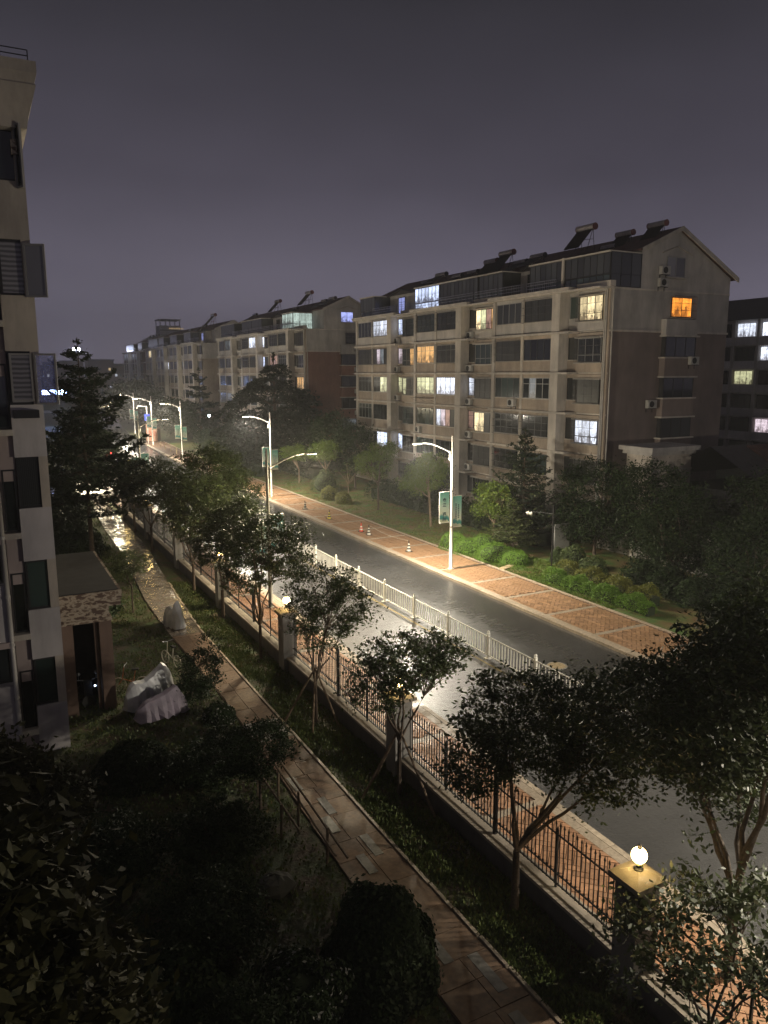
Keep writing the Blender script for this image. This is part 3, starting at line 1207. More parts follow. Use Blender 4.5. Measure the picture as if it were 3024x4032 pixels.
LIT1 = {('B0', 5): 'lit_cream', ('B0', 2): 'lit_white', ('W0', 3): {1: 'lit_dim'}, ('B1', 5): {0: 'lit_cream', 1: 'lit_yellow', 2: 'lit_pinkdim', 3: 'lit_amber'}, ('B1', 2): {0: 'lit_cream', 1: 'lit_cream'},
        ('N1', 3): 'lit_white', ('N1', 2): 'lit_pinkdim', ('V1', 3): 'lit_yellow', ('W1', 3): 'lit_white', ('V1', 4): 'lit_amber', ('B2', 4): {2: 'lit_amber', 3: 'lit_pinkdim'}, ('W2', 5): 'lit_white', ('N2', 5): 'lit_cool',
        ('N2', 4): 'lit_pink', ('W2', 4): {1: 'lit_pink', 2: 'lit_dim'}, ('W2', 3): {2: 'lit_yellow', 3: 'lit_yellow'}, ('N2', 3): 'lit_yellow', ('W1', 2): {0: 'lit_white', 1: 'lit_pink', 2: 'lit_pinkdim'}, ('W2', 1): {1: 'lit_white', 2: 'lit_white', 3: 'lit_cool'}, ('N2', 1): 'lit_cool',
        ('B2', 3): {0: 'lit_yellow'}, ('B0', 3): 'glass_curtain', ('B0', 4): 'glass'}
AT1 = [(0, 4.7, 'sun', None), (4.75, 4.95, 'post', None), (5.0, 8.8, 'sun', None), (8.9, 12.3, 'door', None), (12.4, 15.8, 'sun', None), (16.0, 22.2, 'sun', None), (22.35, 26.9, 'sun', 'lit_cool'), (27.1, 29.8, 'open', None),
       (30.0, 35.4, 'dormer', 'lit_blue'), (35.7, 39.2, 'sun', None)]
apartment('nearest pale apartment block with brown gable and one orange lit gable window', 41.5, 39.0, 3, LIT1, AT1, glit={5: 'lit_orange', 1: 'lit_dim'}, seed=5, gable='brownwall')
LIT2 = {('N1', 5): 'lit_white', ('B1', 5): 'glass', ('B0', 3): 'lit_amber', ('V0', 4): 'lit_pinkdim', ('N1', 4): 'lit_cool', ('B0', 2): 'lit_dim', ('W2', 5): 'lit_dim', ('V1', 3): 'glass_curtain', ('W1', 5): 'lit_white'}
AT2 = [(0, 4, 'open', None), (4.1, 8.2, 'sun', 'lit_green'), (8.4, 12, 'open', None), (12.2, 17, 'door', None), (17.2, 22, 'sun', None), (22.2, 27, 'sun', None), (27.2, 31, 'dormer', None), (31.2, 39, 'sun', None)]
apartment('second apartment block behind the dark cedar, red brown gable facing the street', 97.8, 39.0, 3, LIT2, AT2, full=True, glit={6: 'lit_blue', 1: 'lit_dim', 5: 'glass'}, seed=8)
LIT3 = {('N2', 4): 'lit_white', ('V1', 1): 'lit_cool', ('W3', 5): 'lit_cream', ('B1', 4): 'lit_dim', ('B0', 5): 'glass'}
AT3 = [(0, 3, 'open', None), (3.2, 8, 'door', 'lit_blue'), (8.2, 14, 'sun', None), (14.2, 20, 'dormer', None), (20.2, 27, 'sun', None), (27.2, 33, 'door', None), (33.2, 39, 'sun', None), (40, 51, 'sun', None)]
apartment('third apartment block, tan gable behind the tiered conifer, farther down the street', 150.5, 39.0, 4, LIT3, AT3, full=False, gable='tan', seed=12)
AT4 = [(0, 6, 'sun', None), (6.2, 12, 'door', None), (12.2, 24, 'sun', None)]
apartment('dark red apartment block closing the row at the far end of the street', 218, 40.5, 2, {('N1', 5): 'lit_white'}, AT4, full=False, gable='darkred', upper='darkred', low='darkred', glit={5: 'lit_white', 6: 'lit_cool', 2: 'lit_green'}, seed=21)


def side_block():
    """Block beyond the right edge, seen past the near gable."""
    root = thing('apartment_building', 'dark apartment block with a few white windows seen past the right gable', 'building', (96, 72, 0))
    XF, Y0, Y1 = 88.0, 44.0, 92.0
    zt = 18.6
    boxpart('wall', root, XF + .5, XF + 13, Y0, Y1, 0, zt, 'left_grey')
    rr = random.Random(3)
    ys = []
    y = Y0 + .6
    while y < Y1 - 3:
        ys.append((y, y + 2.7))
        y += 3.6
    lit = {(5, 5): 'lit_white', (5, 6): 'lit_white', (4, 4): 'lit_white', (4, 5): 'lit_white', (3, 6): 'lit_yellow', (1, 5): 'lit_pink', (5, 3): 'lit_cool'}
    for k in range(6):
        z = .4 + 3.0 * k
        boxpart('slab', root, XF - .25, XF + .5, Y0, Y1, z - .1, z + .08, 'plaster')
        for i, (a, b) in enumerate(ys):
            boxpart('parapet', root, XF, XF + .5, a - .3, b + .3, z + .08, z + 1.0, 'left_grey')
            window(root, (XF + .1, b, z + 1.0), b - a, 1.75, 3, -PI / 2, lit.get((k, i)) or rr.choice(DARK), 'frame_dark', 0, panes=False)
    for a, b in ys:
        boxpart('pillar', root, XF - .1, XF + .5, b + .25, b + .65, 0, zt, 'plaster')
    m = MB()
    m.poly([(XF - .6, Y0 - .5, zt), (XF - .6, Y1, zt), (XF + 6.5, Y1, zt + 3.2), (XF + 6.5, Y0 - .5, zt + 3.2)][::-1])
    m.poly([(XF + 13.6, Y0 - .5, zt), (XF + 13.6, Y1, zt), (XF + 6.5, Y1, zt + 3.2), (XF + 6.5, Y0 - .5, zt + 3.2)])
    m.poly([(XF + .5, Y0, zt), (XF + 13, Y0, zt), (XF + 6.5, Y0, zt + 3.15)])
    m.build('roof', 'dark_roof', root)


side_block()

# ------------------------------------------------------------------ things on the blocks


def solar(label, x, y, z, s=1.0, low=False):
    root = thing('solar_water_heater', label, 'water heater', (x, y, z), 0, 'solar water heaters on the roofs')
    L = 1.9 * s
    if low:
        m = MB()
        m.tube([(0, -L / 2, .45), (0, L / 2, .45)], .25 * s, 12)
        m.build('tank', 'tank', root, org=(0, 0, 0))
        for q in (-1, 1):
            m = MB()
            m.tube([(0, q * L / 2, .45), (0, q * (L / 2 + .05), .45)], .262 * s, 12)
            m.build('end_cap', 'tubes', root, org=(0, 0, 0))
        m = MB()
        for i in range(12):
            y0 = -L / 2 + .1 + (L - .2) * i / 11
            m.tube([(-.1, y0, .38), (-1.75 * s, y0, -.42 * s)], .034, 5, cap=False)
        m.box(-1.8 * s, -1.7 * s, -L / 2, L / 2, -.5 * s, -.4 * s)
        m.build('collector', 'tubes', root, org=(0, 0, 0))
        m = MB()
        for q in (-.35, .35):
            m.tube([(.05, q * L, .25), (.3, q * L, -.3)], .03, 4).tube([(.0, q * L, .3), (-.9, q * L, -.45)], .03, 4)
        m.build('stand', 'tubes', root, org=(0, 0, 0))
        return root
    m = MB()
    m.tube([(0, -L / 2, 1.25 * s), (0, L / 2, 1.25 * s)], .26 * s, 12)
    m.build('tank', 'tank', root, org=(0, 0, 0), smooth=False)
    for q in (-1, 1):
        m = MB()
        m.tube([(0, q * L / 2, 1.25 * s), (0, q * (L / 2 + .06), 1.25 * s)], .275 * s, 12)
        m.build('end_cap', 'red_end', root, org=(0, 0, 0))
    m = MB()
    m.poly([(-.12 * s, -L / 2 + .1, 1.05 * s), (-.12 * s, L / 2 - .1, 1.05 * s), (-1.5 * s, L / 2 - .1, -.45 * s), (-1.5 * s, -L / 2 + .1, -.45 * s)])
    k = 9
    for i in range(k + 1):
        y0 = -L / 2 + .1 + (L - .2) * i / k
        m.tube([(-.1 * s, y0, 1.12 * s), (-1.5 * s, y0, -.40 * s)], .032, 5, cap=False)
    m.build('collector', 'tubes', root, org=(0, 0, 0))
    for q in (-1, 1):
        m = MB()
        yy = q * (L / 2 - .25)
        m.tube([(.05, yy, 1.1 * s), (.25, yy, -.5)], .03, 4).tube([(.02, yy, 1.1 * s), (-.5, yy, -.5)], .03, 4).tube([(.13, yy, .35), (-.9, yy, .2)], .02, 4)
        m.build('stand', 'red_end' if s > 1.1 else 'tubes', root, org=(0, 0, 0))
    return root


HL = [('tall solar water heater standing alone on the near block roof', 44.0, 49.0, 22.0, 1.0), ('solar water heater next to the near gable peak', 45.4, 43.0, 21.9, .85), ('solar water heater second from the near gable peak', 44.8, 45.6, 21.6, .85),
      ('solar water heater behind the lone tall one, lying lower', 43.8, 46.2, 21.1, .8), ('solar water heater with red end cap at the middle of the near roof', 44.2, 59.6, 21.8, 1.0), ('solar water heater just left of the red capped one', 44.1, 61.9, 21.4, .95),
      ('solar water heater between the lone tall one and the middle pair', 43.7, 54.5, 21.5, .9), ('low solar water heater right of the middle pair', 43.7, 56.9, 21.3, .85), ('solar water heater above the brightly lit sunroom, its right end', 43.8, 64.5, 21.3, .85),
      ('solar water heater above the brightly lit sunroom, in the middle', 43.8, 67.2, 21.2, .85), ('solar water heater above the left end of the lit sunroom', 43.9, 70.4, 21.7, .95), ('solar water heater left of the lit sunroom', 43.7, 73.2, 21.2, .85)]
for i, (lab, x, y, z, s) in enumerate(HL):
    solar(lab, x, y, z - (.15 if i not in (0, 1, 2, 4, 5) else (0 if i == 0 else .3)), s, i not in (0, 1, 2, 4, 5))
for i, (y, z, s, lab) in enumerate(((98.3, 21.7, 1.2, 'rightmost solar water heater on the second block roof'), (95.9 + 5.2, 21.6, 1.1, 'solar water heater next but one to the second gable'), (106.5, 22.3, 1.35, 'tall solar water heater on the second block roof'), (112, 21.4, 1.1, 'solar water heater left of the tall one on the second block'), (119.5, 22.2, 1.3, 'solitary solar water heater halfway along the second roof'),
                                     (131, 21.7, 1.1, 'leftmost solar water heater of the second block'), (157, 22.2, 1.6, 'solar water heater on the third block with spread legs'), (164, 21.6, 1.4, 'solar water heater left of the spread legged one'), (176, 21.3, 1.4, 'far solar water heater in the middle of the third roof'))):
    solar(lab, 44, y, z - .2, s * .78, i in (0, 1, 3, 5, 7, 8))
for i, y in enumerate((220.0, 223.5, 227.5, 231.5)):
    solar('small solar water heater on the far dark red roof, %s from the right' % 'first second third fourth'.split()[i], 46, y, 22.0, 1.1, True)


def ac_unit(label, x, y, z, face):
    root = thing('ac_unit', label, 'air conditioner', (x, y, z), face, 'air conditioner units on the walls')
    m = MB()
    m.box(-.42, .42, -.34, -.04, 0, .58)
    m.build('casing', 'ac_white', root, org=(0, 0, 0))
    m = MB()
    m.tube([(-.08, -.342, .29), (-.08, -.36, .29)], .23, 14)
    m.build('fan_grille', 'black', root, org=(0, 0, 0))
    m = MB()
    m.box(-.36, .36, -.34, -.30, -.05, -.005)
    for q in (-.3, .3):
        m.box(q - .02, q + .02, -.30, 0, -.05, -.005).box(q - .02, q + .02, -.04, 0, -.3, -.05)
    m.build('bracket', 'black_iron', root, org=(0, 0, 0))


for lab, x, y, z, f in (
        ('white air conditioner topmost of the middle column on the near front', 39.62, 58.4, 15.0, -PI / 2),
        ('white air conditioner one floor under the topmost of the middle column', 39.62, 58.4, 12.1, -PI / 2), ('white air conditioner two floors under the topmost of the middle column', 39.62, 58.4, 9.15, -PI / 2),
        ('white air conditioner three floors under the topmost of the middle column', 39.62, 58.4, 6.2, -PI / 2), ('white air conditioner lowest of the middle column', 39.62, 58.4, 3.25, -PI / 2),
        ('white air conditioner beside the left thick pillar on the top floor', 39.62, 71.9, 15.0, -PI / 2), ('white air conditioner beside the left thick pillar, second row down', 39.62, 71.9, 12.1, -PI / 2), ('white air conditioner beside the left thick pillar, third row down', 39.62, 71.9, 9.15, -PI / 2),
        ('white air conditioner on the parapet of the third floor between two dark windows', 38.96, 51.2, 9.3, -PI / 2), ('white air conditioner on a low parapet left of the lamp head', 38.96, 66.3, 6.2, -PI / 2),
        ('white air conditioner left of the grey attic window of the near gable', 44.55, 41.46, 18.9, 0), ('white air conditioner under the other one beside the attic window', 44.45, 41.46, 18.05, 0),
        ('white air conditioner low on the right half of the gable bay', 47.45, 40.9, 12.55, 0), ('white air conditioner left of the gable bay', 43.95, 41.46, 9.4, 0)):
    ac_unit(lab, x, y, z, f)
for k, w in enumerate(('lowest', 'fourth from the top', 'third from the top', 'second from the top', 'topmost')):
    ac_unit('air conditioner on the bay of the second gable, ' + w, 47.0, 97.2, 3.35 + 2.95 * k, 0)


def clothes_bracket():
    root = thing('drying_rack', 'folding clothes drying rack fixed under a third floor window', 'drying rack', (38.9, 65.6, 9.5))
    m = MB()
    for y in (63.6, 65.4, 67.0):
        m.tube([(38.98, y, 9.7), (38.3, y, 9.55), (38.98, y, 9.25)], .015, 4)
    for x in (38.32, 38.55, 38.8):
        m.tube([(x, 63.4, 9.6), (x, 67.2, 9.6)], .01, 4)
    m.build('rail', 'grille', root)


clothes_bracket()


def gatehouse():
    root = thing('gatehouse', 'low tiled building with tall stone clad end pier right of the near gable', 'building', (46, 33, 0))
    boxpart('pier', root, 38.9, 42.6, 36.2, 38.4, 0, 6.6, 'left_beige')
    boxpart('pier_cornice', root, 38.7, 42.8, 36.0, 38.6, 6.6, 6.85, 'plaster')
    boxpart('pier_cornice', root, 38.5, 43.0, 35.8, 38.8, 6.852, 7.15, 'plaster')
    boxpart('pier_band', root, 38.85, 42.65, 36.15, 38.45, 5.5, 5.65, 'plaster')
    boxpart('wall', root, 42.6, 62, 30, 37.5, 0, 4.4, 'interior')
    m = MB()
    m.poly([(42.3, 28.8, 4.3), (63, 28.8, 4.3), (63, 34.5, 7.2), (42.3, 34.5, 7.2)])
    m.poly([(42.3, 40, 4.6), (63, 40, 4.6), (63, 34.5, 7.2), (42.3, 34.5, 7.2)][::-1])
    
    m.build('roof', 'dark_roof', root)
    rr = random.Random(2)
    me = MB()
    me.tube([(0, 0, 0), (0, .42, .213)], .085, 6)
    ms = me.mesh('roof_tile', 'tiles')
    for i in range(11):
        for j in range(11):
            put('roof_tile', ms, root, (45.6 + i * .24 - 46 + rr.uniform(-.02, .02), 29.2 + j * .46 - 33, 4.56 + j * .234))
    t = thing('added_roof_glow', 'small made-up red orange light added to redden a patch of roof tiles', 'added light', (46.9, 29.4, 5.6))  # made-up light, added to redden the tiles around it
    m = MB()
    m.lathe((46.9, 29.4, 5.5), [(.05, 0), (.13, .08), (.13, .3), (.04, .38)], 10)
    m.build('shade', 'added_roof_glow', t)
    m = MB()
    m.tube([(46.9, 29.4, 4.5), (46.9, 29.4, 5.5)], .03, 6)
    m.build('stem', 'black_iron', t)


gatehouse()


def boundary_right():
    root = thing('low_wall', 'pale low wall seen between the dark trees on the right', 'wall', (37.5, 28, 0))
    for i in range(8):
        boxpart('wall_panel', root, 37.2, 37.45, 15 + i * 3.0, 17.7 + i * 3.0, .05, 2.6, 'concrete')
        boxpart('post', root, 37.12, 37.53, 17.71 + i * 3.0, 17.99 + i * 3.0, .05, 2.8, 'plaster')
    boxpart('white_panel', root, 33.9, 35.2, 39.6, 39.7, .1, 1.9, 'frame_white')


boundary_right()

# ------------------------------------------------------------------ the near building on the left


def left_building():
    root = thing('apartment_building', 'tall near apartment wall at the left edge with open casement windows', 'building', (-4, 30, 0))
    Y = 25.4
    FHl = 3.15
    # core and wing
    boxpart('wall', root, -12, 1.55, Y + .35, Y + 22, 0, 19.0, 'left_grey')
    boxpart('corner_wall', root, 1.55, 1.8, Y + .02, Y + 22, 0, 19.0, 'left_beige')
    bot = [1.62, 4.78, 7.98, 11.1, 14.25, 17.4]
    cols = ['left_grey', 'left_grey', 'left_grey', 'left_grey', 'left_beige', 'left_beige']
    for i, z in enumerate(bot):
        nz = z + 1.56
        pz = 0 if i == 0 else bot[i - 1] + 1.56
        boxpart('spandrel', root, .9, 1.8, Y, Y + .34, pz + .001, z, cols[i] if i > 1 else 'left_grey')
        # ledges of the set back strip
        boxpart('ledge', root, .42, .9, Y - .1, Y + .34, z - .9, z - .72, 'trim')
        boxpart('side_spandrel', root, .46, .9, Y + .12, Y + .34, pz - .72 if i else 0, z - .9, 'left_pink')
    boxpart('spandrel', root, .9, 1.8, Y, Y + .34, bot[-1] + 1.56, 19.0, 'left_beige')
    for i, z in enumerate(bot):
        pane = ['glass_green', 'glass_green', 'glass_curtain', 'glass_blind', 'glass_blind', 'glass'][i]
        window(root, (.92, Y + .12, z), .8, 1.56, 1, 0, pane, 'frame_dark', 0, t=.07)
        window(root, (.5, Y + .16, z - .7), .38, 1.9, 1, 0, 'glass', 'frame_dark', 0, t=.05)
    # inner bay left of the pipe
    for i, z in enumerate(bot[:5]):
        boxpart('bay_panel', root, -6, .3, Y - .5, Y + .34, z - .75, z + 1.0, 'left_grey')
        boxpart('bay_sill', root, -6, .42, Y - .6, Y + .34, z - .93, z - .752, 'left_pink')
        window(root, (-1.0, Y - .1, z + 1.0), 1.3, 1.2, 2, 0, 'glass', 'frame_dark')
    # open casements: sashes swung out towards the camera
    def sash(x, z, w, h, ang, pane, fr='frame_sash'):
        o = window(root, (x, Y - .02, z), w, h, 1, ang, pane, fr, 0, t=.055)
        o.name = 'open_sash'
    sash(1.60, 14.2, .60, 1.5, R(-22), 'glass_frost')
    sash(.62, 14.25, .52, 1.56, R(-62), 'glass_curtain')
    sash(1.65, 11.1, .62, 1.5, R(-18), 'glass_blue_lit')
    sash(.98, 11.2, .60, 1.4, R(-6), 'glass_blind')
    sash(1.62, 17.2, .30, 1.7, R(-60), 'glass')
    # window box tray
    boxpart('flower_tray', root, .95, 1.65, Y - .42, Y - .02, 10.72, 10.95, 'frame_dark')
    # crown cornice
    m = MB()
    prof = [(1.8, 18.75), (1.95, 18.8), (2.0, 19.1), (2.2, 19.75), (2.24, 19.9), (2.2, 19.95), (2.28, 20.2), (2.28, 20.5), (2.2, 20.52)]
    for (x, z), (x2, z2) in zip(prof, prof[1:]):
        y, y2 = Y - (x - 1.8), Y - (x2 - 1.8)
        m.poly([(-8, y, z), (x, y, z), (x2, y2, z2), (-8, y2, z2)])
        m.poly([(x, y, z), (x, Y + 22, z), (x2, Y + 22, z2), (x2, y2, z2)])
    m.poly([(-8, Y - .4, 20.52), (2.2, Y - .4, 20.52), (2.2, Y + 22, 20.52), (-8, Y + 22, 20.52)])
    m.poly([(-8, Y, 18.75), (-8, Y + 2, 18.75), (1.8, Y + 2, 18.75), (1.8, Y, 18.75)])
    m.build('cornice', 'left_beige', root)
    m = MB()
    for z in (20.7, 20.85):
        m.tube([(-3, Y - .2, z), (2.1, Y - .2, z)], .015, 4)
    for x in (0, .7, 1.4, 2.1):
        m.tube([(x, Y - .2, 20.5), (x, Y - .2, 20.85)], .015, 4)
    m.build('roof_rail', 'black_iron', root)
    # drain pipe with collars
    m = MB()
    m.tube([(.36, Y - .55, 1.0), (.36, Y - .55, 8.6)], .07, 10)
    p = m.build('drain_pipe', 'pvc', root, smooth=True)
    for z in (2.2, 3.9, 5.4, 7.2):
        m = MB()
        m.tube([(.36, Y - .55, z), (.36, Y - .55, z + .09)], .085, 10)
        m.build('collar', 'pvc', p)
    # lamp-like bracket under the eaves
    boxpart('bracket', root, 1.5, 1.72, Y - .12, Y, 18.1, 18.5, 'peel')
    return root


t = NT('glass_blue_lit')
t.set(Base_Color=t.ramp(t.noise(18, 4, obj=True), [(.35, (.24, .28, .60)), (.65, (.42, .46, .80))]), Roughness=.12)  # blue glow of the far light strip put into the pane colour
tp = t.n('ShaderNodeBsdfTransparent')
mx = t.n('ShaderNodeMixShader')
mx.inputs[0].default_value = .42
t.l(tp.outputs[0], mx.inputs[1])
t.l(t.b.outputs[0], mx.inputs[2])
t.l(mx.outputs[0], t.t.nodes['Material Output'].inputs[0])
M['glass_blue_lit'] = t.m
left_building()


def porch():
    root = thing('entrance_porch', 'brown clad entrance porch with peeling fascia beside the near building', 'porch', (3, 29, 0))
    boxpart('column', root, 1.95, 2.33, 27.75, 28.15, 0, 3.4, 'porch_clad')
    boxpart('column', root, 3.2, 3.62, 27.75, 28.25, 0, 3.4, 'porch_clad')
    boxpart('column', root, 3.04, 3.14, 27.9, 28.1, 0, 3.4, 'porch_clad')
    boxpart('side_wall', root, 3.3, 3.6, 28.25, 33.6, 0, 3.4, 'porch_clad')
    boxpart('back_wall', root, 1.8, 3.3, 30.5, 30.7, 0, 3.4, 'interior')
    boxpart('fascia', root, 1.9, 3.64, 27.65, 34, 3.4, 3.52, 'peel')
    boxpart('fascia', root, 1.9, 3.56, 27.72, 33.9, 3.522, 3.95, 'peel')
    boxpart('fascia', root, 1.85, 3.95, 27.55, 34.2, 3.952, 4.22, 'peel')
    boxpart('fascia', root, 1.85, 4.0, 27.5, 34.3, 4.222, 4.5, 'peel')
    boxpart('roof_deck', root, 1.9, 3.9, 27.6, 34.2, 4.5, 4.53, 'interior')
    t = thing('porch_scooter', 'dark scooter with round mirrors and blue white lamp inside the porch', 'scooter', (2.75, 28.6, 0))
    m = MB()
    m.tube([(2.75, 28.3, .25), (2.75, 28.36, .25)], .25, 12).tube([(2.75, 29.5, .25), (2.75, 29.56, .25)], .25, 12)
    m.obox((2.75, 29.1, .55), (.3, .9, .35)).obox((2.75, 28.45, .7), (.28, .16, .7)).obox((2.75, 29.2, .78), (.3, .7, .12))
    m.build('body', 'black', t)
    m = MB()
    m.tube([(2.4, 28.5, 1.05), (2.75, 28.45, 1.0), (3.1, 28.5, 1.05)], .02, 6)
    for x in (2.45, 3.05):
        m.tube([(x, 28.5, 1.05), (x, 28.45, 1.25)], .01, 5)
        m.ball((x, 28.42, 1.3), .07)
    m.build('handlebar', 'chrome', t)
    m = MB()
    m.ball((2.98, 28.3, .82), .035)
    m.build('lamp', 'porch_led', t)


porch()

# ------------------------------------------------------------------ street furniture

LAMPS = []


def lamp_light(x, y, z, name, power=1.0):
    a = bpy.data.lights.new(name, 'AREA')
    a.shape = 'RECTANGLE'
    a.size, a.size_y = .55, .22
    a.energy = LAMP * power
    a.color = LCOL
    o = bpy.data.objects.new(name, a)
    o.location = (x, y, z)
    COL.objects.link(o)
    b = bpy.data.lights.new(name + '_spill', 'POINT')
    b.energy = SPILL * power
    b.shadow_soft_size = .12
    b.color = LCOL
    p = bpy.data.objects.new(name + '_spill', b)
    p.location = (x, y, z - .32)
    COL.objects.link(p)
    return o, p


def banner(root, x0, x1, z0, z1, y, text=None):
    m = MB()
    w, h = x1 - x0, z1 - z0
    m.box(0, w, -.008, .008, 0, h)
    me = m.mesh('banner', 'banner')
    wx, wy, wz = world(root)
    o = put('banner', me, root, (x0 - wx, y - wy, z0 - wz))
    m = MB()
    m.box(-.02, w + .02, -.02, .02, h, h + .04).box(-.02, w + .02, -.02, .02, -.04, 0)
    m.box(-.02, .0, -.012, .012, 0, h)
    me = m.mesh('banner_rod', 'white_paint')
    put('banner_rod', me, o)
    if text:
        for i, ch in enumerate(text):
            if ch == ' ':
                continue
            c = bpy.data.curves.new('lettering', 'FONT')
            c.body = ch
            c.size = .27
            c.extrude = .004
            c.offset = .006
            c.align_x = 'CENTER'
            tmp = bpy.data.objects.new('lettering', c)
            COL.objects.link(tmp)
            dg = bpy.context.evaluated_depsgraph_get()
            mm = bpy.data.meshes.new_from_object(tmp.evaluated_get(dg))
            bpy.data.objects.remove(tmp)
            mm.materials.clear()
            mm.materials.append(M['ink'])
            mm.name = 'lettering'
            q = put('lettering', mm, o, (w * .5, -.012, h - .58 - .285 * i))
            q.rotation_euler = (PI / 2, 0, 0)
    else:
        m = MB()
        rr = random.Random(3)
        for cx_, a, b in ((w * .38, h - .45, h - 1.42), (w * .66, h - .52, h - 1.38)):
            z = a
            while z > b:
                for q in range(3):
                    m.box(cx_ - .055 + rr.uniform(-.01, .01), cx_ + .055 + rr.uniform(-.01, .01), -.016, -.010, z - .02 - q * .028, z - .005 - q * .028)
                m.box(cx_ - .008, cx_ + .008, -.0165, -.010, z - .09, z)
                z -= .11
        put('print_marks', m.mesh('print_marks', 'ink'), o)


def street_lamp(label, x, y, side, text=True, bulb='bulb', top=8.3, banners=True, group='street lamps along both pavements', power=1.0, sw=0):
    pm = 'pole'
    if side > 0:
        pm = 'pole_shaded'
    root = thing('street_lamp', label, 'street lamp', (x, y, .1), 0, group)
    m = MB()
    m.tube([(x, y, .1), (x, y, 2.6), (x, y, 4.95), (x, y, 7.2), (x, y, top)], [.115, .10, .085, .07, .045], 12)
    m.build('pole', pm, root, smooth=True)
    m = MB()
    m.box(x - .16, x + .16, y - .16, y + .16, .1, .16)
    m.build('base_plate', 'pole', root)
    for z in (2.75, 4.95):
        m = MB()
        m.tube([(x, y, z), (x, y, z + .05)], .11, 12)
        m.build('collar', 'black_iron', root)
    L = 2.15
    pts = []
    for i in range(8):
        t = i / 7
        pts.append((x + side * (.16 + L * t * .93), y, 7.35 + .62 * math.sin(t * PI * .5)))
    m = MB()
    m.tube(pts, [.045 - .012 * i / 7 for i in range(8)], 8)
    m.tube([(x + side * .16, y, 6.85), (x + side * .16, y, 7.42)], .045, 8)
    m.box(min(x, x + side * .2), max(x, x + side * .2), y - .02, y + .02, 7.28, 7.33)
    m.box(min(x, x + side * .2), max(x, x + side * .2), y - .02, y + .02, 6.95, 7.0)
    m.build('arm', pm, root, smooth=True)
    hx = x + side * (L + .28)
    m = MB()
    m.lathe((hx, y, 7.93), [(.03, .09), (.20, .07), (.27, .02), (.27, 0)][::-1], 14, sx=1.25, sy=.55)
    h = m.build('lamp_head', pm, root, smooth=False)
    m = MB()
    m.box(hx - .24, hx + .24, y - .09, y + .09, 7.915 if side > 0 else 7.895, 7.925)
    m.build('lamp_glass', bulb, h)
    a, b = lamp_light(hx, y, 7.89, 'street_lamp_light', power)
    if side > 0:
        a.data.color = b.data.color = (1.0, .84, .56)
        a.data.energy *= .65
        b.data.energy *= .7
    if banners:
        if side < 0:
            banner(root, x - .85, x - .18, 3.1, 4.93, y, '鑫江 福府' if text else None)
            banner(root, x + .08, x + .72, 2.77, 4.64, y, None)
        else:
            banner(root, x + .12, x + .80, 3.1, 4.93, y, None)
            banner(root, x - .75, x - .10, 2.85, 4.64, y, None)
    return root


street_lamp('tall lit street lamp with two green banners on the far pavement, nearest of that row', 25.0, 38.7, -1)
street_lamp('second street lamp of the far row, in front of the dark cedar', 25.0, 71.1, -1)
street_lamp('third street lamp of the far row with the starry light', 25.1, 108.3, -1, bulb='bulb_far', text=False)
street_lamp('fourth street lamp of the far row beside the red sign board', 26.0, 133.0, -1, text=False, bulb='bulb_far')
street_lamp('farthest street lamp of the far row', 27.9, 160.0, -1, text=False, bulb='bulb_far')
street_lamp('slim street lamp on the near pavement, arm over the road, rising behind the trees', 12.6, 36.5, 1)
street_lamp('second street lamp of the near row behind the pine', 12.6, 70.9, 1, text=False)
street_lamp('third street lamp of the near row hidden in the pine branches', 12.8, 104, 1, text=False)
street_lamp('street lamp of the near row outside the right edge', 12.6, 3.0, 1, banners=False, power=.14)
street_lamp('street lamp of the far row outside the right edge', 25.0, 6.0, -1, banners=False, power=1.9)


def camera_mast():
    root = thing('camera_pole', 'slim dark pole with two white camera heads on a side arm', 'camera pole', (30.3, 35.6, .1))
    m = MB()
    m.tube([(30.3, 35.6, .1), (30.3, 35.6, 4.1)], [.05, .035], 8)
    m.build('pole', 'black_iron', root)
    m = MB()
    m.tube([(30.3, 35.6, 3.6), (30.05, 37.4, 3.5)], .02, 6)
    m.build('arm', 'black_iron', root)
    for a in (0, .28):
        m = MB()
        m.tube([(30.0, 37.25 + a, 3.42), (29.85, 37.35 + a, 3.36)], [.09, .07], 8)
        m.ball((29.95, 37.3 + a, 3.36), .09)
        m.build('camera_head', 'white_paint', root)


camera_mast()


def speed_pole():
    root = thing('sign_pole', 'short grey pole with blue board and small arm, left in front of the green banners', 'sign pole', (24.6, 140, 0))
    m = MB()
    m.tube([(25.8, 136, .1), (25.8, 136, 6.6)], .08, 8)
    m.build('pole', 'pole', root)
    m = MB()
    m.tube([(25.8, 136, 6.5), (24.3, 136, 6.6), (24.2, 136, 6.1)], .05, 6)
    m.build('arm', 'pole', root)
    boxpart('blue_board', root, 25.35, 26.25, 135.85, 135.9, 4.1, 5.2, 'blue_board')


speed_pole()


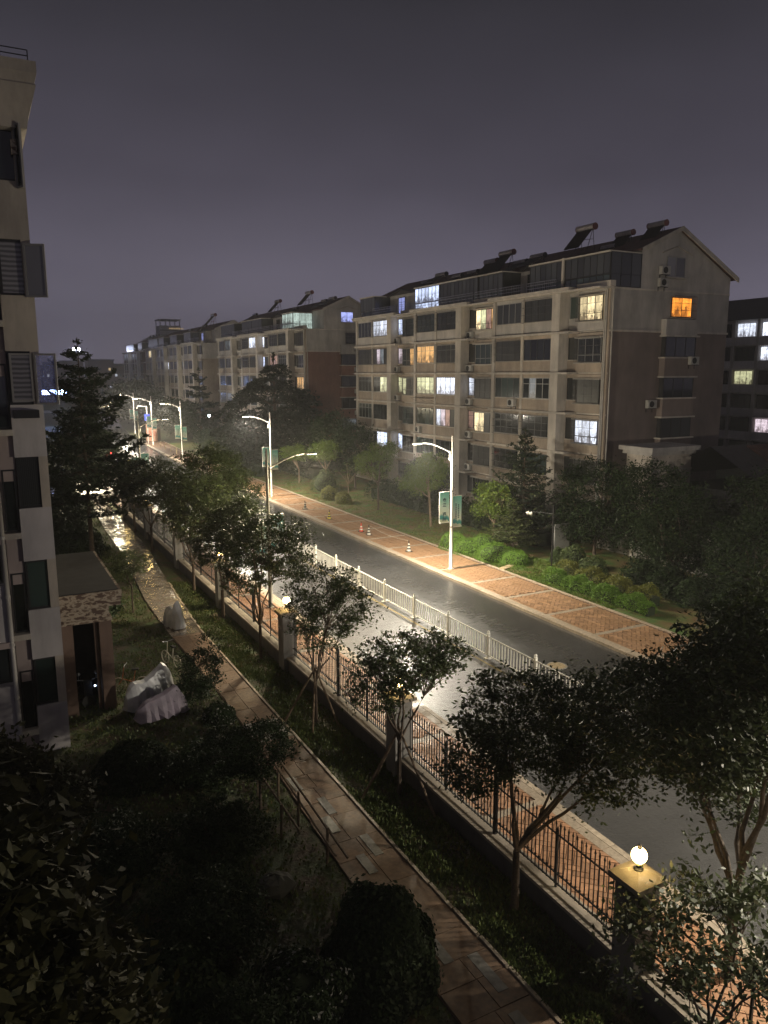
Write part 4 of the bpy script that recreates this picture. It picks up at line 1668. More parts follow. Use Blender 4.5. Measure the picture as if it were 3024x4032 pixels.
def guardrail():
    root = thing('median_guardrail', 'white painted steel guardrail standing down the middle of the street', 'guardrail', (18.4, 40, 0))
    ys = [16.05 + 3.14 * i for i in range(36)]
    pm = MB()
    pm.box(-.05, .05, -.05, .05, 0, 1.1)
    pm.lathe((0, 0, 1.1), [(.075, 0), (.075, .03), (.05, .05), (.062, .09), (.045, .14), (.004, .17)], 8)
    pm.box(-.16, .16, -.10, .10, 0, .05)
    ms = pm.mesh('post', 'white_paint')
    for y in ys:
        put('post', ms, root, (0, y - 40, 0))
    for y, y2 in zip(ys, ys[1:]):
        for z in (.16, .98):
            boxpart('rail', root, 18.375, 18.425, y + .05, y2 - .05, z - .02, z + .02, 'white_paint')
    bm_ = MB()
    bm_.box(-.013, .013, -.017, .017, .18, .96)
    bs = bm_.mesh('baluster', 'white_paint')
    far = MB()
    cnt = 0
    for y, y2 in zip(ys, ys[1:]):
        n = 16
        for i in range(1, n):
            yy = y + (y2 - y) * i / n
            if cnt < 290:
                put('baluster', bs, root, (0, yy - 40, 0))
                cnt += 1
            else:
                far.box(18.387, 18.413, yy - .017, yy + .017, .18, .96)
    tag(far.build('far_balusters', 'white_paint', root), kind='stuff')


guardrail()


def garden_wall():
    wall = thing('garden_wall', 'long low garden wall with pale coping and square stone piers', 'wall', (10.5, 30, 0))
    ys = [-.05, 9.47, 18.95, 28.4, 37.9, 47.4, 57.0, 66.5]
    for a, b in zip(ys, ys[1:]):
        boxpart('wall_base', wall, 10.36, 10.72, a + .3, b - .3, -.05, .56, 'wall_dark')
        n = 8
        st = (b - a - .6) / n
        for i in range(n):
            y = a + .3 + st * i
            boxpart('coping_stone', wall, 10.30, 10.78, y + .004, y + st - .004, .562, .64, 'coping')
    for y in ys:
        o = boxpart('pier', wall, 10.18, 10.76, y - .29, y + .29, -.05, 2.42, 'concrete')
        oz = 2.42
        c = MB()
        c.box(10.08, 10.86, y - .39, y + .39, 2.42, 2.52)
        c.poly([(10.08, y - .39, 2.52), (10.86, y - .39, 2.52), (10.47, y, 2.68)])
        c.poly([(10.86, y - .39, 2.52), (10.86, y + .39, 2.52), (10.47, y, 2.68)])
        c.poly([(10.86, y + .39, 2.52), (10.08, y + .39, 2.52), (10.47, y, 2.68)])
        c.poly([(10.08, y + .39, 2.52), (10.08, y - .39, 2.52), (10.47, y, 2.68)])
        c.build('pier_cap', 'coping', wall)
    # iron fence on top
    fence = thing('iron_fence', 'black iron fence of pointed bars standing on the garden wall', 'fence', (10.6, 30, .64))
    cnt = 0
    bm_ = MB()
    bm_.box(-.010, .010, -.010, .010, .06, 1.50)
    bm_.lathe((0, 0, 1.50), [(.012, 0), (.026, .03), (.002, .13)], 5)
    bm_.lathe((0, 0, .34), [(.010, 0), (.028, .05), (.010, .1)], 5)
    bs = bm_.mesh('bar', 'black_iron')
    far = MB()
    for a, b in list(zip(ys, ys[1:])):
        y0, y1 = a + .32, b - .32
        mid = (a + b) / 2
        for z in (.74, .98, 1.93):
            boxpart('rail', fence, 10.585, 10.615, y0, y1, z - .015, z + .015, 'black_iron')
        for yy in (mid - 2.3, mid, mid + 2.3):
            m = MB()
            r = .045 if yy == mid else .022
            m.box(10.6 - r, 10.6 + r, yy - r, yy + r, .64, 2.35 if yy == mid else 2.0)
            m.lathe((10.6, yy, 2.35 if yy == mid else 2.0), [(r * 1.5, 0), (r * 1.5, .03), (.003, .14)], 6)
            m.build('post', 'black_iron', fence)
        n = int((y1 - y0) / .135)
        for i in range(1, n):
            yy = y0 + (y1 - y0) * i / n
            if a > 0 and cnt < 290:
                put('bar', bs, fence, (0, yy - 30, 0))
                cnt += 1
            elif a > 0:
                far.box(10.59, 10.61, yy - .01, yy + .01, .68, 2.2)
    tag(far.build('far_bars', 'black_iron', fence), kind='stuff')
    names = {9.47: 'nearest glowing globe lamp on its pier at the lower right', 18.95: 'glowing globe lamp half hidden by a tree crown at the picture centre', 28.4: 'glowing globe lamp between two trees, third along the wall',
             37.9: 'glowing globe lamp over the shadowed crown, fourth along the wall', 47.4: 'glowing globe lamp in front of the bright gate light', 57.0: 'globe lamp far along the wall, sixth pier', 66.5: 'globe lamp on the last pier of the wall'}
    for y in ys[1:]:
        g = thing('globe_lamp', names[y], 'globe lamp', (10.47, y, 2.66), 0, 'globe lamps on the wall piers')
        m = MB()
        m.lathe((10.47, y, 2.62), [(.09, 0), (.10, .04), (.05, .07), (.05, .12), (.08, .15)], 12)
        m.build('stem', 'black_iron', g)
        m = MB()
        m.ball((10.47, y, 2.93), .15, 18, 10)
        m.build('globe', 'globe', g, smooth=True)
        m = MB()
        m.lathe((10.47, y, 3.08), [(.05, 0), (.03, .03), (.035, .06), (.004, .1)], 8)
        m.build('finial', 'coping', g)


garden_wall()


def cone(label, x, y, kind):
    root = thing('traffic_cone', label, 'traffic cone', (x, y, .13), 0, 'traffic cones along the far kerb')
    cols = {'w': ('black', 'cone_white'), 'y': ('black', 'cone_yellow'), 'r': ('cone_red', 'cone_white')}[kind]
    m = MB()
    m.box(-.19, .19, -.19, .19, 0, .04)
    m.build('base', 'black', root, org=(0, 0, 0))
    zz = [.04, .16, .26, .36, .46, .56, .70]
    rr = [.155, .128, .107, .087, .067, .047, .032]
    m = MB()
    for i in range(6):
        m.lathe((0, 0, 0), [(rr[i], zz[i]), (rr[i + 1], zz[i + 1])], 14, m=(i + (0 if kind == 'r' else 1)) % 2 if i < 5 else 0)
    m.build('cone_body', list(cols), root, org=(0, 0, 0))
    m = MB()
    m.lathe((0, 0, .70), [(.035, 0), (.045, .03), (.035, .06)], 10)
    m.build('top_knob', 'black', root, org=(0, 0, 0))


cone('black and white traffic cone, leftmost of the row near the second lamp', 25.1, 62.7, 'w')
cone('black and yellow traffic cone beside the glittering puddle', 25.1, 57.4, 'y')
cone('small red traffic cone', 25.1, 51.4, 'r')
cone('black and white traffic cone just right of the red one', 25.1, 50.1, 'w')
cone('black and white traffic cone nearest to the tall bannered lamp', 25.05, 44.0, 'w')
for (a, b, lab) in ((50.1, 44.0, 'slack rope between the two right hand cones'), (62.7, 57.4, 'slack rope between the two left hand cones')):
    m = MB()
    m.tube([(25.1, a + (b - a) * i / 8, .86 - .35 * math.sin(PI * i / 8) * .5) for i in range(9)], .014, 5)
    tag(m.build('rope', 'rope'), lab, 'rope')
for i, y in enumerate((116.0, 120.5, 125.0, 129.5)):
    root = thing('bollard', 'chained bollard at the far kerb, %s from the right' % 'first second third fourth'.split()[i], 'bollard', (25.6 + bend(y), y, .12), 0, 'bollards with a chain near the red sign')
    m = MB()
    m.lathe((0, 0, 0), [(.09, 0), (.07, .05), (.06, .7), (.09, .74), (.09, .82), (.02, .88)], 10)
    m.build('shaft', 'stone_step', root, org=(0, 0, 0))
m = MB()
for i in range(3):
    y = 116 + 4.5 * i
    m.tube([(25.6 + bend(y), y + 4.5 * k / 8, .85 - .3 * math.sin(PI * k / 8)) for k in range(9)], .03, 4)
tag(m.build('chain', 'rope'), 'pale chain slung between the far bollards', 'chain')


def sign():
    root = thing('sign_board', 'boxy notice stand with pale orange front and red lettering on the far pavement', 'sign', (27.6, 140.5, .12), R(-42))
    m = MB()
    m.box(-1.1, 1.1, -.5, .5, .1, 2.5)
    m.build('cabinet', 'porch_clad', root, org=(0, 0, 0))
    m = MB()
    m.box(-1.1, 1.1, -.56, -.51, .05, 2.45).box(-1.1, -.4, -.56, -.51, 2.45, 3.0)
    f = m.build('front_board', 'sign_board', root, org=(0, 0, 0))
    m = MB()
    rr = random.Random(9)
    for i in range(6):
        x = -.85 + i * .33
        for q in range(5):
            z = 1.9 - q * .17 - i * .03
            m.box(x - .09, x + .09, -.575, -.562, z, z + .03)
            m.box(x + rr.uniform(-.06, .04), x + rr.uniform(.02, .06) + .02, -.576, -.562, z - .12, z + .05)
    put('red_strokes', m.mesh('red_strokes', 'sign_red'), f)


sign()


def covers():
    def lid(label, x, y, z, r, mat, name='manhole_cover'):
        o = thing(name, label, 'manhole cover', (x, y, z))
        m = MB()
        m.lathe((x, y, z), [(r * 1.12, 0), (r * 1.12, .012), (r, .012)], 20)
        m.build('frame', 'concrete', o)
        m = MB()
        m.lathe((x, y, z + .0125), [(r * .97, 0), (r * .96, .006)], 20)
        for i in range(-3, 4):
            m.box(x - r * .8, x + r * .8, y + i * r * .24 - .012, y + i * r * .24 + .012, z + .018, z + .026)
        m.build('lid', mat, o)
    lid('sandy round manhole cover in the road beyond the guardrail', 20.45, 23.45, .002, .38, 'stone_step')
    lid('dark wet manhole cover in the grass beside the wall', 9.72, 14.8, .04, .40, 'black')
    lid('small dark manhole cover in the grass near the staked tree', 9.6, 19.6, .04, .30, 'black')
    for i, (x, y) in enumerate(((27.95, 37.2), (28.65, 37.5), (29.45, 38.0), (30.2, 38.3))):
        m = MB()
        m.obox((x, y, .16), (.55, .42, .07), .35)
        tag(m.build('stepping_stone', 'stone_step'), '%s stepping stone from the pavement in the bright lawn' % 'first second third fourth'.split()[i], 'stepping stone', 'stepping stones in the lawn')
    m = MB()
    m.ball((0, 0, 0), 1, 12, 8)
    rr = random.Random(5)
    m.v = [(x * .5 * rr.uniform(.85, 1.1), y * .36 * rr.uniform(.85, 1.1), z * .3 * rr.uniform(.8, 1.1)) for x, y, z in m.v]
    o = put('rock', m.mesh('rock', 'rock'), None, (5.25, 15.5, .18))
    tag(o, 'grey boulder in the dark grass left of the path', 'rock')


covers()


def stakes(label, x, y, h, feet, g='tree stakes in the grass strip'):
    root = thing('tree_stakes', label, 'tree stakes', (x, y, .03), 0, g)
    for i, (dx, dy) in enumerate(feet):
        m = MB()
        m.tube([(x + dx, y + dy, 0), (x + dx * .08, y + dy * .08, h), (x - dx * .06, y - dy * .06, h + .18)], [.04, .032, .03], 7)
        m.build('stake', 'pole_wood', root)


stakes('splayed wooden stakes round the tree at the picture centre', 9.87, 17.85, 1.9, ((-1.15, .2), (.3, -1.5), (-.25, 1.1)))
stakes('splayed wooden stakes round the slim tree left of the centre', 9.53, 23.2, 1.9, ((-1.0, .55), (-.45, -.75), (.6, -.6), (.35, .8)))


def rail_frame():
    root = thing('support_frame', 'bamboo rails tied to short posts beside the path', 'support frame', (6.9, 17.5, .03))
    for x, y, h in ((6.75, 19.4, 1.15), (6.65, 17.6, 1.1), (6.75, 15.9, 1.0), (6.2, 19.6, 1.1), (6.1, 17.4, 1.0)):
        m = MB()
        m.tube([(x, y, 0), (x + .03, y, h)], .035, 7)
        m.build('post', 'pole_wood', root)
    for a, b in (((6.78, 20.6, 1.25), (6.85, 14.9, .75)), ((6.70, 20.3, 1.05), (6.72, 15.3, .6)), ((6.15, 20.2, 1.0), (6.2, 16.3, .85)), ((6.7, 19.5, 1.0), (6.1, 19.6, 1.05))):
        m = MB()
        m.tube([a, b], [.035, .028], 7)
        m.build('rail', 'pole_wood', root)


rail_frame()

# ------------------------------------------------------------------ covered bikes


def drape(name, label, x, y, rz, prof, L, wid, mat, cat='scooter', seed=1, wheels=True):
    """A cover hanging over a scooter: ridge heights prof along the length."""
    rr = random.Random(seed)
    root = thing(name, label, cat, (x, y, .03), rz)
    n = 13
    rows = []
    for i in range(n + 1):
        t = i / n
        h = float(np.interp(t, [p[0] for p in prof], [p[1] for p in prof]))
        w = wid * float(np.interp(t, [0, .1, .5, .9, 1], [.25, .7, 1, .8, .3]))
        z = (1 if i % 2 else -1) * rr.choice((.15, .4, 1.0, 1.3))
        yy = (t - .5) * L
        j = lambda k: rr.uniform(-k, k)
        pts = [(0, yy, h + j(.01))]
        for sx in (-1, 1):
            side = [(sx * w * .22, yy + j(.02), h * .93 + j(.015)), (sx * w * (.42 + .03 * z), yy + j(.03), h * .66 + j(.03)), (sx * w * (.52 + .07 * z), yy * 1.04 + j(.03), h * .36 + j(.03)),
                    (sx * w * (.58 + .11 * z + j(.03)), yy * 1.08 + j(.04), .10 + .05 * z + j(.04))]
            pts = (side[::-1] + pts) if sx < 0 else (pts + side)
        rows.append(pts)
    k = len(rows[0])
    v = [p for r in rows for p in r]
    f = [(a * k + b, a * k + b + 1, (a + 1) * k + b + 1, (a + 1) * k + b) for a in range(n) for b in range(k - 1)]
    f.append(tuple(range(k))[::-1])
    f.append(tuple(range(n * k, n * k + k)))
    me = bpy.data.meshes.new('cover')
    me.from_pydata(v, [], f)
    me.materials.append(M[mat])
    put('cover', me, root)
    for q in (-.36, .36):
        m = MB()
        m.tube([(-.05, q * L, .24), (.05, q * L, .24)], .24, 16)
        m.build('wheel', 'black', root, org=(0, 0, 0))
    return root


drape('covered_scooter', 'electric scooter under a shiny grey cover parked on the wet path', 7.55, 36.0, R(10), [(0, .6), (.15, 1.0), (.25, 1.5), (.36, 1.1), (.6, .85), (.85, .9), (1, .6)], 1.75, .7, 'cover', seed=2)
drape('covered_scooter', 'electric scooter under a pale peaked cover beside the porch', 4.75, 27.5, R(115), [(0, .75), (.1, 1.25), (.2, 1.5), (.35, 1.3), (.6, 1.05), (.85, 1.12), (.93, 1.0), (1, .7)], 2.0, .72, 'cover', seed=3)
drape('covered_scooter', 'scooter under a ragged lilac cover in front of the pale covered one', 4.9, 26.2, R(100), [(0, .5), (.2, 1.15), (.5, .9), (.8, .8), (1, .5)], 1.8, .7, 'cover_lilac', seed=4)


def bicycle(label, x, y, rz, paint):
    root = thing('bicycle', label, 'bicycle', (x, y, .04), rz)
    R0 = .27
    for q in (-.45, .45):
        m = MB()
        m.tube([(0, q + R0 * math.cos(a), R0 + R0 * math.sin(a)) for a in [2 * PI * i / 20 for i in range(21)]], .02, 6, cap=False)
        for i in range(8):
            a = 2 * PI * i / 8
            m.tube([(0, q, R0), (0, q + R0 * math.cos(a), R0 + R0 * math.sin(a))], .003, 3, cap=False)
        m.build('wheel', 'cone_white', root, org=(0, 0, 0))
    m = MB()
    m.tube([(0, -.45, R0), (0, -.1, .35), (0, .3, .5), (0, .45, R0)], .022, 7)
    m.tube([(0, -.1, .35), (0, -.2, .85)], .02, 7).tube([(0, .3, .5), (0, .22, 1.0)], .02, 7)
    m.build('frame', paint, root, org=(0, 0, 0))
    m = MB()
    m.tube([(-.26, .16, 1.04), (0, .22, 1.0), (.26, .16, 1.04)], .014, 6)
    m.build('handlebar', 'chrome', root, org=(0, 0, 0))
    m = MB()
    m.obox((0, -.2, .87), (.15, .25, .06))
    m.build('saddle', 'black', root, org=(0, 0, 0))


bicycle('small orange framed bicycle leaning behind the pale covered scooter', 4.35, 29.1, R(70), 'bike_paint')
bicycle('white bicycle at the path edge behind the covered scooters', 6.3, 31.0, R(20), 'cone_white')

# ------------------------------------------------------------------ trees


def near_trees():
    G = 'trees planted along the garden wall'
    L = ['leaf_near', 'leaf_broad']
    # low shrub-like crown at the lower right
    broad_tree('street_tree', 'leafy young tree in front of the nearest globe lamp pier', 'tree', (10.0, 7.35, .03), [(10.7, 7.8, 2.4, 1.5, 1.1, .9), (11.4, 8.3, 2.9, .9, .9, .7), (10.3, 7.3, 1.6, 1.1, .9, .8), (9.7, 8.6, 1.9, .9, .9, .7)], 105, 42, .19, .15, L, .05, .9, 5, 31, group=G)
    broad_tree('street_tree', 'large dark forked tree at the right edge over the pavement', 'tree', (12.3, 8.7, .1), [(11.9, 8.9, 6.2, 1.9, 1.6, 1.3), (13.0, 9.3, 5.4, 1.7, 1.4, 1.4), (10.4, 9.4, 5.9, 1.4, 1.2, .9), (12.9, 8.4, 7.2, 1.8, 1.4, 1.1), (14.1, 9.6, 6.6, 1.5, 1.4, 1.5), (12.0, 9.2, 4.9, 1.3, 1.1, .8), (13.2, 10.2, 4.4, 1.5, 1.3, 1.3), (14.6, 10.5, 5.0, 1.6, 1.4, 1.8), (11.9, 10.4, 4.6, 1.3, 1.0, 1.0), (13.4, 9.6, 3.7, 1.3, 1.1, .9)], 1050, 60, .20, .13, L, .11, 1.9, 7, 33, group=G)
    broad_tree('street_tree', 'full dark crowned tree left of the nearest globe lamp', 'tree', (9.85, 12.4, .03), [(9.9, 12.4, 4.6, 1.6, 1.4, 1.1), (11.3, 12.3, 4.3, 1.5, 1.2, 1.1), (9.1, 12.6, 3.8, 1.2, 1.1, .8), (11.2, 11.4, 3.5, 1.4, .9, .8)], 330, 60, .17, .12, L, .085, 1.45, 6, 35, group=G)
    broad_tree('street_tree', 'tree in front of the brilliant reflection at the picture centre', 'tree', (9.87, 17.85, .03), [(10.0, 17.85, 4.1, 1.5, 1.3, .75), (11.1, 17.9, 4.1, 1.1, 1.0, .5), (9.2, 17.9, 3.5, 1.1, 1.0, .7)], 170, 56, .17, .12, L, .065, 1.6, 5, 37, group=G)
    broad_tree('street_tree', 'slim staked tree left of the centre with open crown', 'tree', (9.53, 23.2, .03), [(9.8, 23.2, 4.8, 1.3, 1.1, .9), (10.6, 23.2, 4.1, 1.2, .9, .9), (9.0, 23.3, 3.8, .8, .8, .6), (10.0, 23.2, 3.2, 1.0, .8, .5)], 170, 58, .16, .12, L, .06, 1.5, 5, 39, group=G)
    broad_tree('street_tree', 'many stemmed tree right of the second lit globe', 'tree', (9.82, 29.9, .03), [(10.3, 29.9, 5.1, 1.7, 1.4, 1.3), (11.2, 29.9, 4.2, 1.0, 1.0, .9), (9.3, 29.9, 3.9, 1.2, 1.0, .9)], 230, 56, .18, .14, L, .07, 1.5, 6, 41, group=G)
    broad_tree('street_tree', 'dark tree with straight trunk on its own grass mound', 'tree', (9.95, 36.0, .03), [(10.5, 35.5, 4.9, 1.5, 1.4, 1.5), (9.6, 36, 3.8, 1.3, 1.2, 1.0)], 260, 50, .2, .16, L, .085, 1.5, 5, 43, group=G)
    broad_tree('street_tree', 'tree fifth along the wall with a broad crown', 'tree', (9.92, 41.6, .03), [(9.9, 41.6, 4.4, 1.6, 1.5, 1.5), (10.6, 41, 5.6, 1.2, 1.2, 1.0)], 200, 50, .24, .17, L, .08, 1.6, 5, 45, group=G)
    broad_tree('street_tree', 'tall dense tree rising in front of the second lamp', 'tree', (11.2, 47.5, .1), [(12.0, 45, 6.0, 2.2, 2.2, 1.9), (13.4, 46, 4.6, 1.9, 1.9, 1.9), (11.2, 46, 4.2, 1.7, 1.7, 1.4)], 460, 50, .26, .18, L, .1, 1.8, 6, 47, group=G)
    broad_tree('street_tree', 'bushy tree before the green banners of the second near lamp', 'tree', (9.9, 53, .03), [(10.0, 53, 4.4, 2.0, 2.0, 1.5), (11.8, 53, 4.2, 1.4, 1.4, 1.1)], 230, 46, .28, .2, L, .09, 1.7, 5, 49, group=G)
    broad_tree('street_tree', 'tree beside the bright gate, seventh along the wall', 'tree', (10.0, 60, .03), [(10.2, 60, 4.4, 1.8, 1.8, 1.3), (12, 60, 4.6, 1.4, 1.4, 1.2)], 190, 44, .28, .22, L, .09, 1.7, 5, 51, group=G)
    # inside the yard
    broad_tree('sapling', 'thin sapling on the grass before the porch', 'tree', (6.2, 39.2, .03), [(6.2, 39.2, 2.6, .9, .9, .7)], 50, 40, .16, .14, 'leaf_near', .035, 1.4, 4, 61)
    broad_tree('shrub_tree', 'dark leafy shrub beside the covered scooters', 'shrub', (6.5, 27.0, .03), [(6.5, 27, 1.2, .8, .9, .8), (6.9, 27.3, 1.9, .5, .5, .5), (6.1, 26.6, .7, .7, .7, .5)], 110, 50, .15, .12, 'leaf_dark', .04, .25, 5, 63)
    broad_tree('shrub_tree', 'round headed dark shrub tree standing left of the path by the bamboo rails', 'shrub', (6.05, 18.9, .03), [(6.0, 18.6, 2.1, .95, .9, .75), (5.2, 19.2, 1.9, .9, .9, .7)], 160, 56, .14, .10, 'leaf_dark', .045, .9, 5, 65)
    broad_tree('broadleaf_tree', 'near tree with large pale leaves at the lower left', 'tree', (-.4, 9.2, .03), [(-.2, 9.6, 5.6, 1.0, 1.2, 1.2), (-.9, 9.0, 6.6, 1.2, 1.2, .9), (.3, 9.5, 4.2, 1.0, 1.1, 1.1), (-1.2, 8.3, 5.2, 1.3, 1.2, 1.4), (.5, 8.6, 3.0, 1.2, 1.2, 1.2), (-.2, 7.4, 4.0, 1.1, 1.0, 1.2)], 420, 34, .24, .27, 'leaf_broad', .11, 1.8, 8, 67, aspect=.42, droop=-.3)
    broad_tree('broadleaf_tree', 'second large leaved tree under the drain pipe', 'tree', (.2, 19.5, .03), [(-.1, 19.5, 2.4, 1.0, 1.0, 1.0), (.9, 19.0, 1.7, .9, .9, .8)], 150, 30, .2, .24, 'leaf_broad', .08, .8, 6, 69, aspect=.4, droop=-.3)


near_trees()
bush('round_shrub', 'big clipped ball shrub overlapping the path at the bottom', (6.15, 11.9, .03), (1.2, 1.1, 2.1), 'leaf_dark', 71, 22000, .085, cat='shrub', wob=.13)
bush('round_shrub', 'dark shrub sprinkled with small pale flowers', (4.4, 11.8, .03), (1.05, 1.0, 1.4), ['leaf_dark', 'blossom'], 72, 12000, .08, cat='shrub', wob=.2)
bush('round_shrub', 'dark shrub below the entrance porch', (3.3, 22.5, .03), (1.3, 1.2, 1.0), 'leaf_dark', 75, 6000, .09, cat='shrub')
bush('round_shrub', 'dark shrub with pale flowers beside the path and scooters', (6.6, 25.0, .03), (.6, .6, .7), ['leaf_dark', 'blossom'], 76, 2600, .07, cat='shrub')
for i_, (lab_, x_, y_, r_, h_) in enumerate((('loose dark shrub mass in the middle of the dim yard', 4.3, 17.2, 1.3, 1.1), ('ragged dark shrub between the boulder and the big leaved tree', 3.3, 14.2, 1.3, 1.3), ('dark shrub mass under the second large leaved tree', 1.9, 17.6, 1.2, 1.2), ('ragged low shrub left of the bamboo rails', 5.0, 21.2, 1.0, .8), ('ragged dark shrub behind the flowering shrub', 3.1, 11.0, 1.0, 1.2))):
    broad_tree('shrub_mass', lab_, 'shrub', (x_, y_, .03), [(x_, y_, h_ * .75, r_, r_, h_ * .7), (x_ + .5, y_ + .4, h_ * .5, r_ * .8, r_ * .8, h_ * .5)], 230, 50, .16, .11, 'leaf_dark', .03, .25, 7, 170 + i_, shell=.3)
bush('round_shrub', 'low shrub left of the bottom corner', (2.2, 12.5, .03), (1.4, 1.3, 1.6), 'leaf_dark', 77, 8000, .1, cat='shrub')
bush('round_shrub', 'rounded hedge beyond the porch roof', (3.4, 41, .03), (2.2, 3.5, 1.6), 'leaf_dark', 78, 7000, .14, cat='shrub')

bush('round_shrub', 'loose dark shrub at the left of the far yard', (4.6, 60, .03), (2.4, 3.0, 2.4), 'leaf_dark', 79, 8000, .2, cat='shrub', wob=.2)
bush('round_shrub', 'loose dark shrub at the foot of the tall pine', (6.0, 68, .03), (2.0, 3.2, 2.6), 'leaf_dark', 80, 8000, .2, cat='shrub', wob=.2)
bush('round_shrub', 'dark clipped shrub between the path and the tall pine', (5.4, 54.5, .03), (1.6, 2.2, 1.7), 'leaf_dark', 88, 6000, .16, cat='shrub', wob=.2)
grass('grass', 'dim grass in the far part of the yard around the pine', -2, 8.4, 44, 80, 20000, .03, .14, ['blade', 'blade_dry'], 7, pathx)
conifer('pine_tree', 'tall black pine rising left of the street against the far lights', 'tree', (5.9, 52, .03), 14.2, 4.3, 4.2, 12, 81, 'needle', size=.36, per=150, droop=.16, lift=.30, power=.75, dens=.85)
conifer('pine_tree', 'second dark pine standing behind the tall one', 'tree', (9.2, 79, .03), 10.8, 4.2, 2.2, 11, 82, 'needle', size=.42, per=120, droop=.1, lift=.22)
conifer('cedar_tree', 'huge drooping dark cedar before the second block', 'tree', (34.3, 95.5, .1), 14.2, 10.5, 1.6, 9, 83, 'needle', trunk_r=.35, size=.6, per=520, droop=-.22, lift=-.34, power=.8, dens=.8)
conifer('cedar_tree', 'slimmer tiered conifer before the third block', 'tree', (34.5, 134, .1), 12.6, 4.4, 2.2, 8, 84, 'needle', trunk_r=.25, size=.55, per=130, droop=.10, lift=.12)
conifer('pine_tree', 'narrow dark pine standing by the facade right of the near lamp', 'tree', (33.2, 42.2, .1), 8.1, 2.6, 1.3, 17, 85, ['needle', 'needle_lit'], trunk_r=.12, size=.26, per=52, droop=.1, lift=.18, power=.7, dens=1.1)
conifer('pine_tree', 'low yellowish pine lit from the street beside the bright bushes', 'tree', (31.0, 40.4, .1), 3.6, 1.7, .7, 9, 86, 'needle_lit', trunk_r=.07, size=.2, per=50, droop=-.05, lift=.25, dens=1.2)


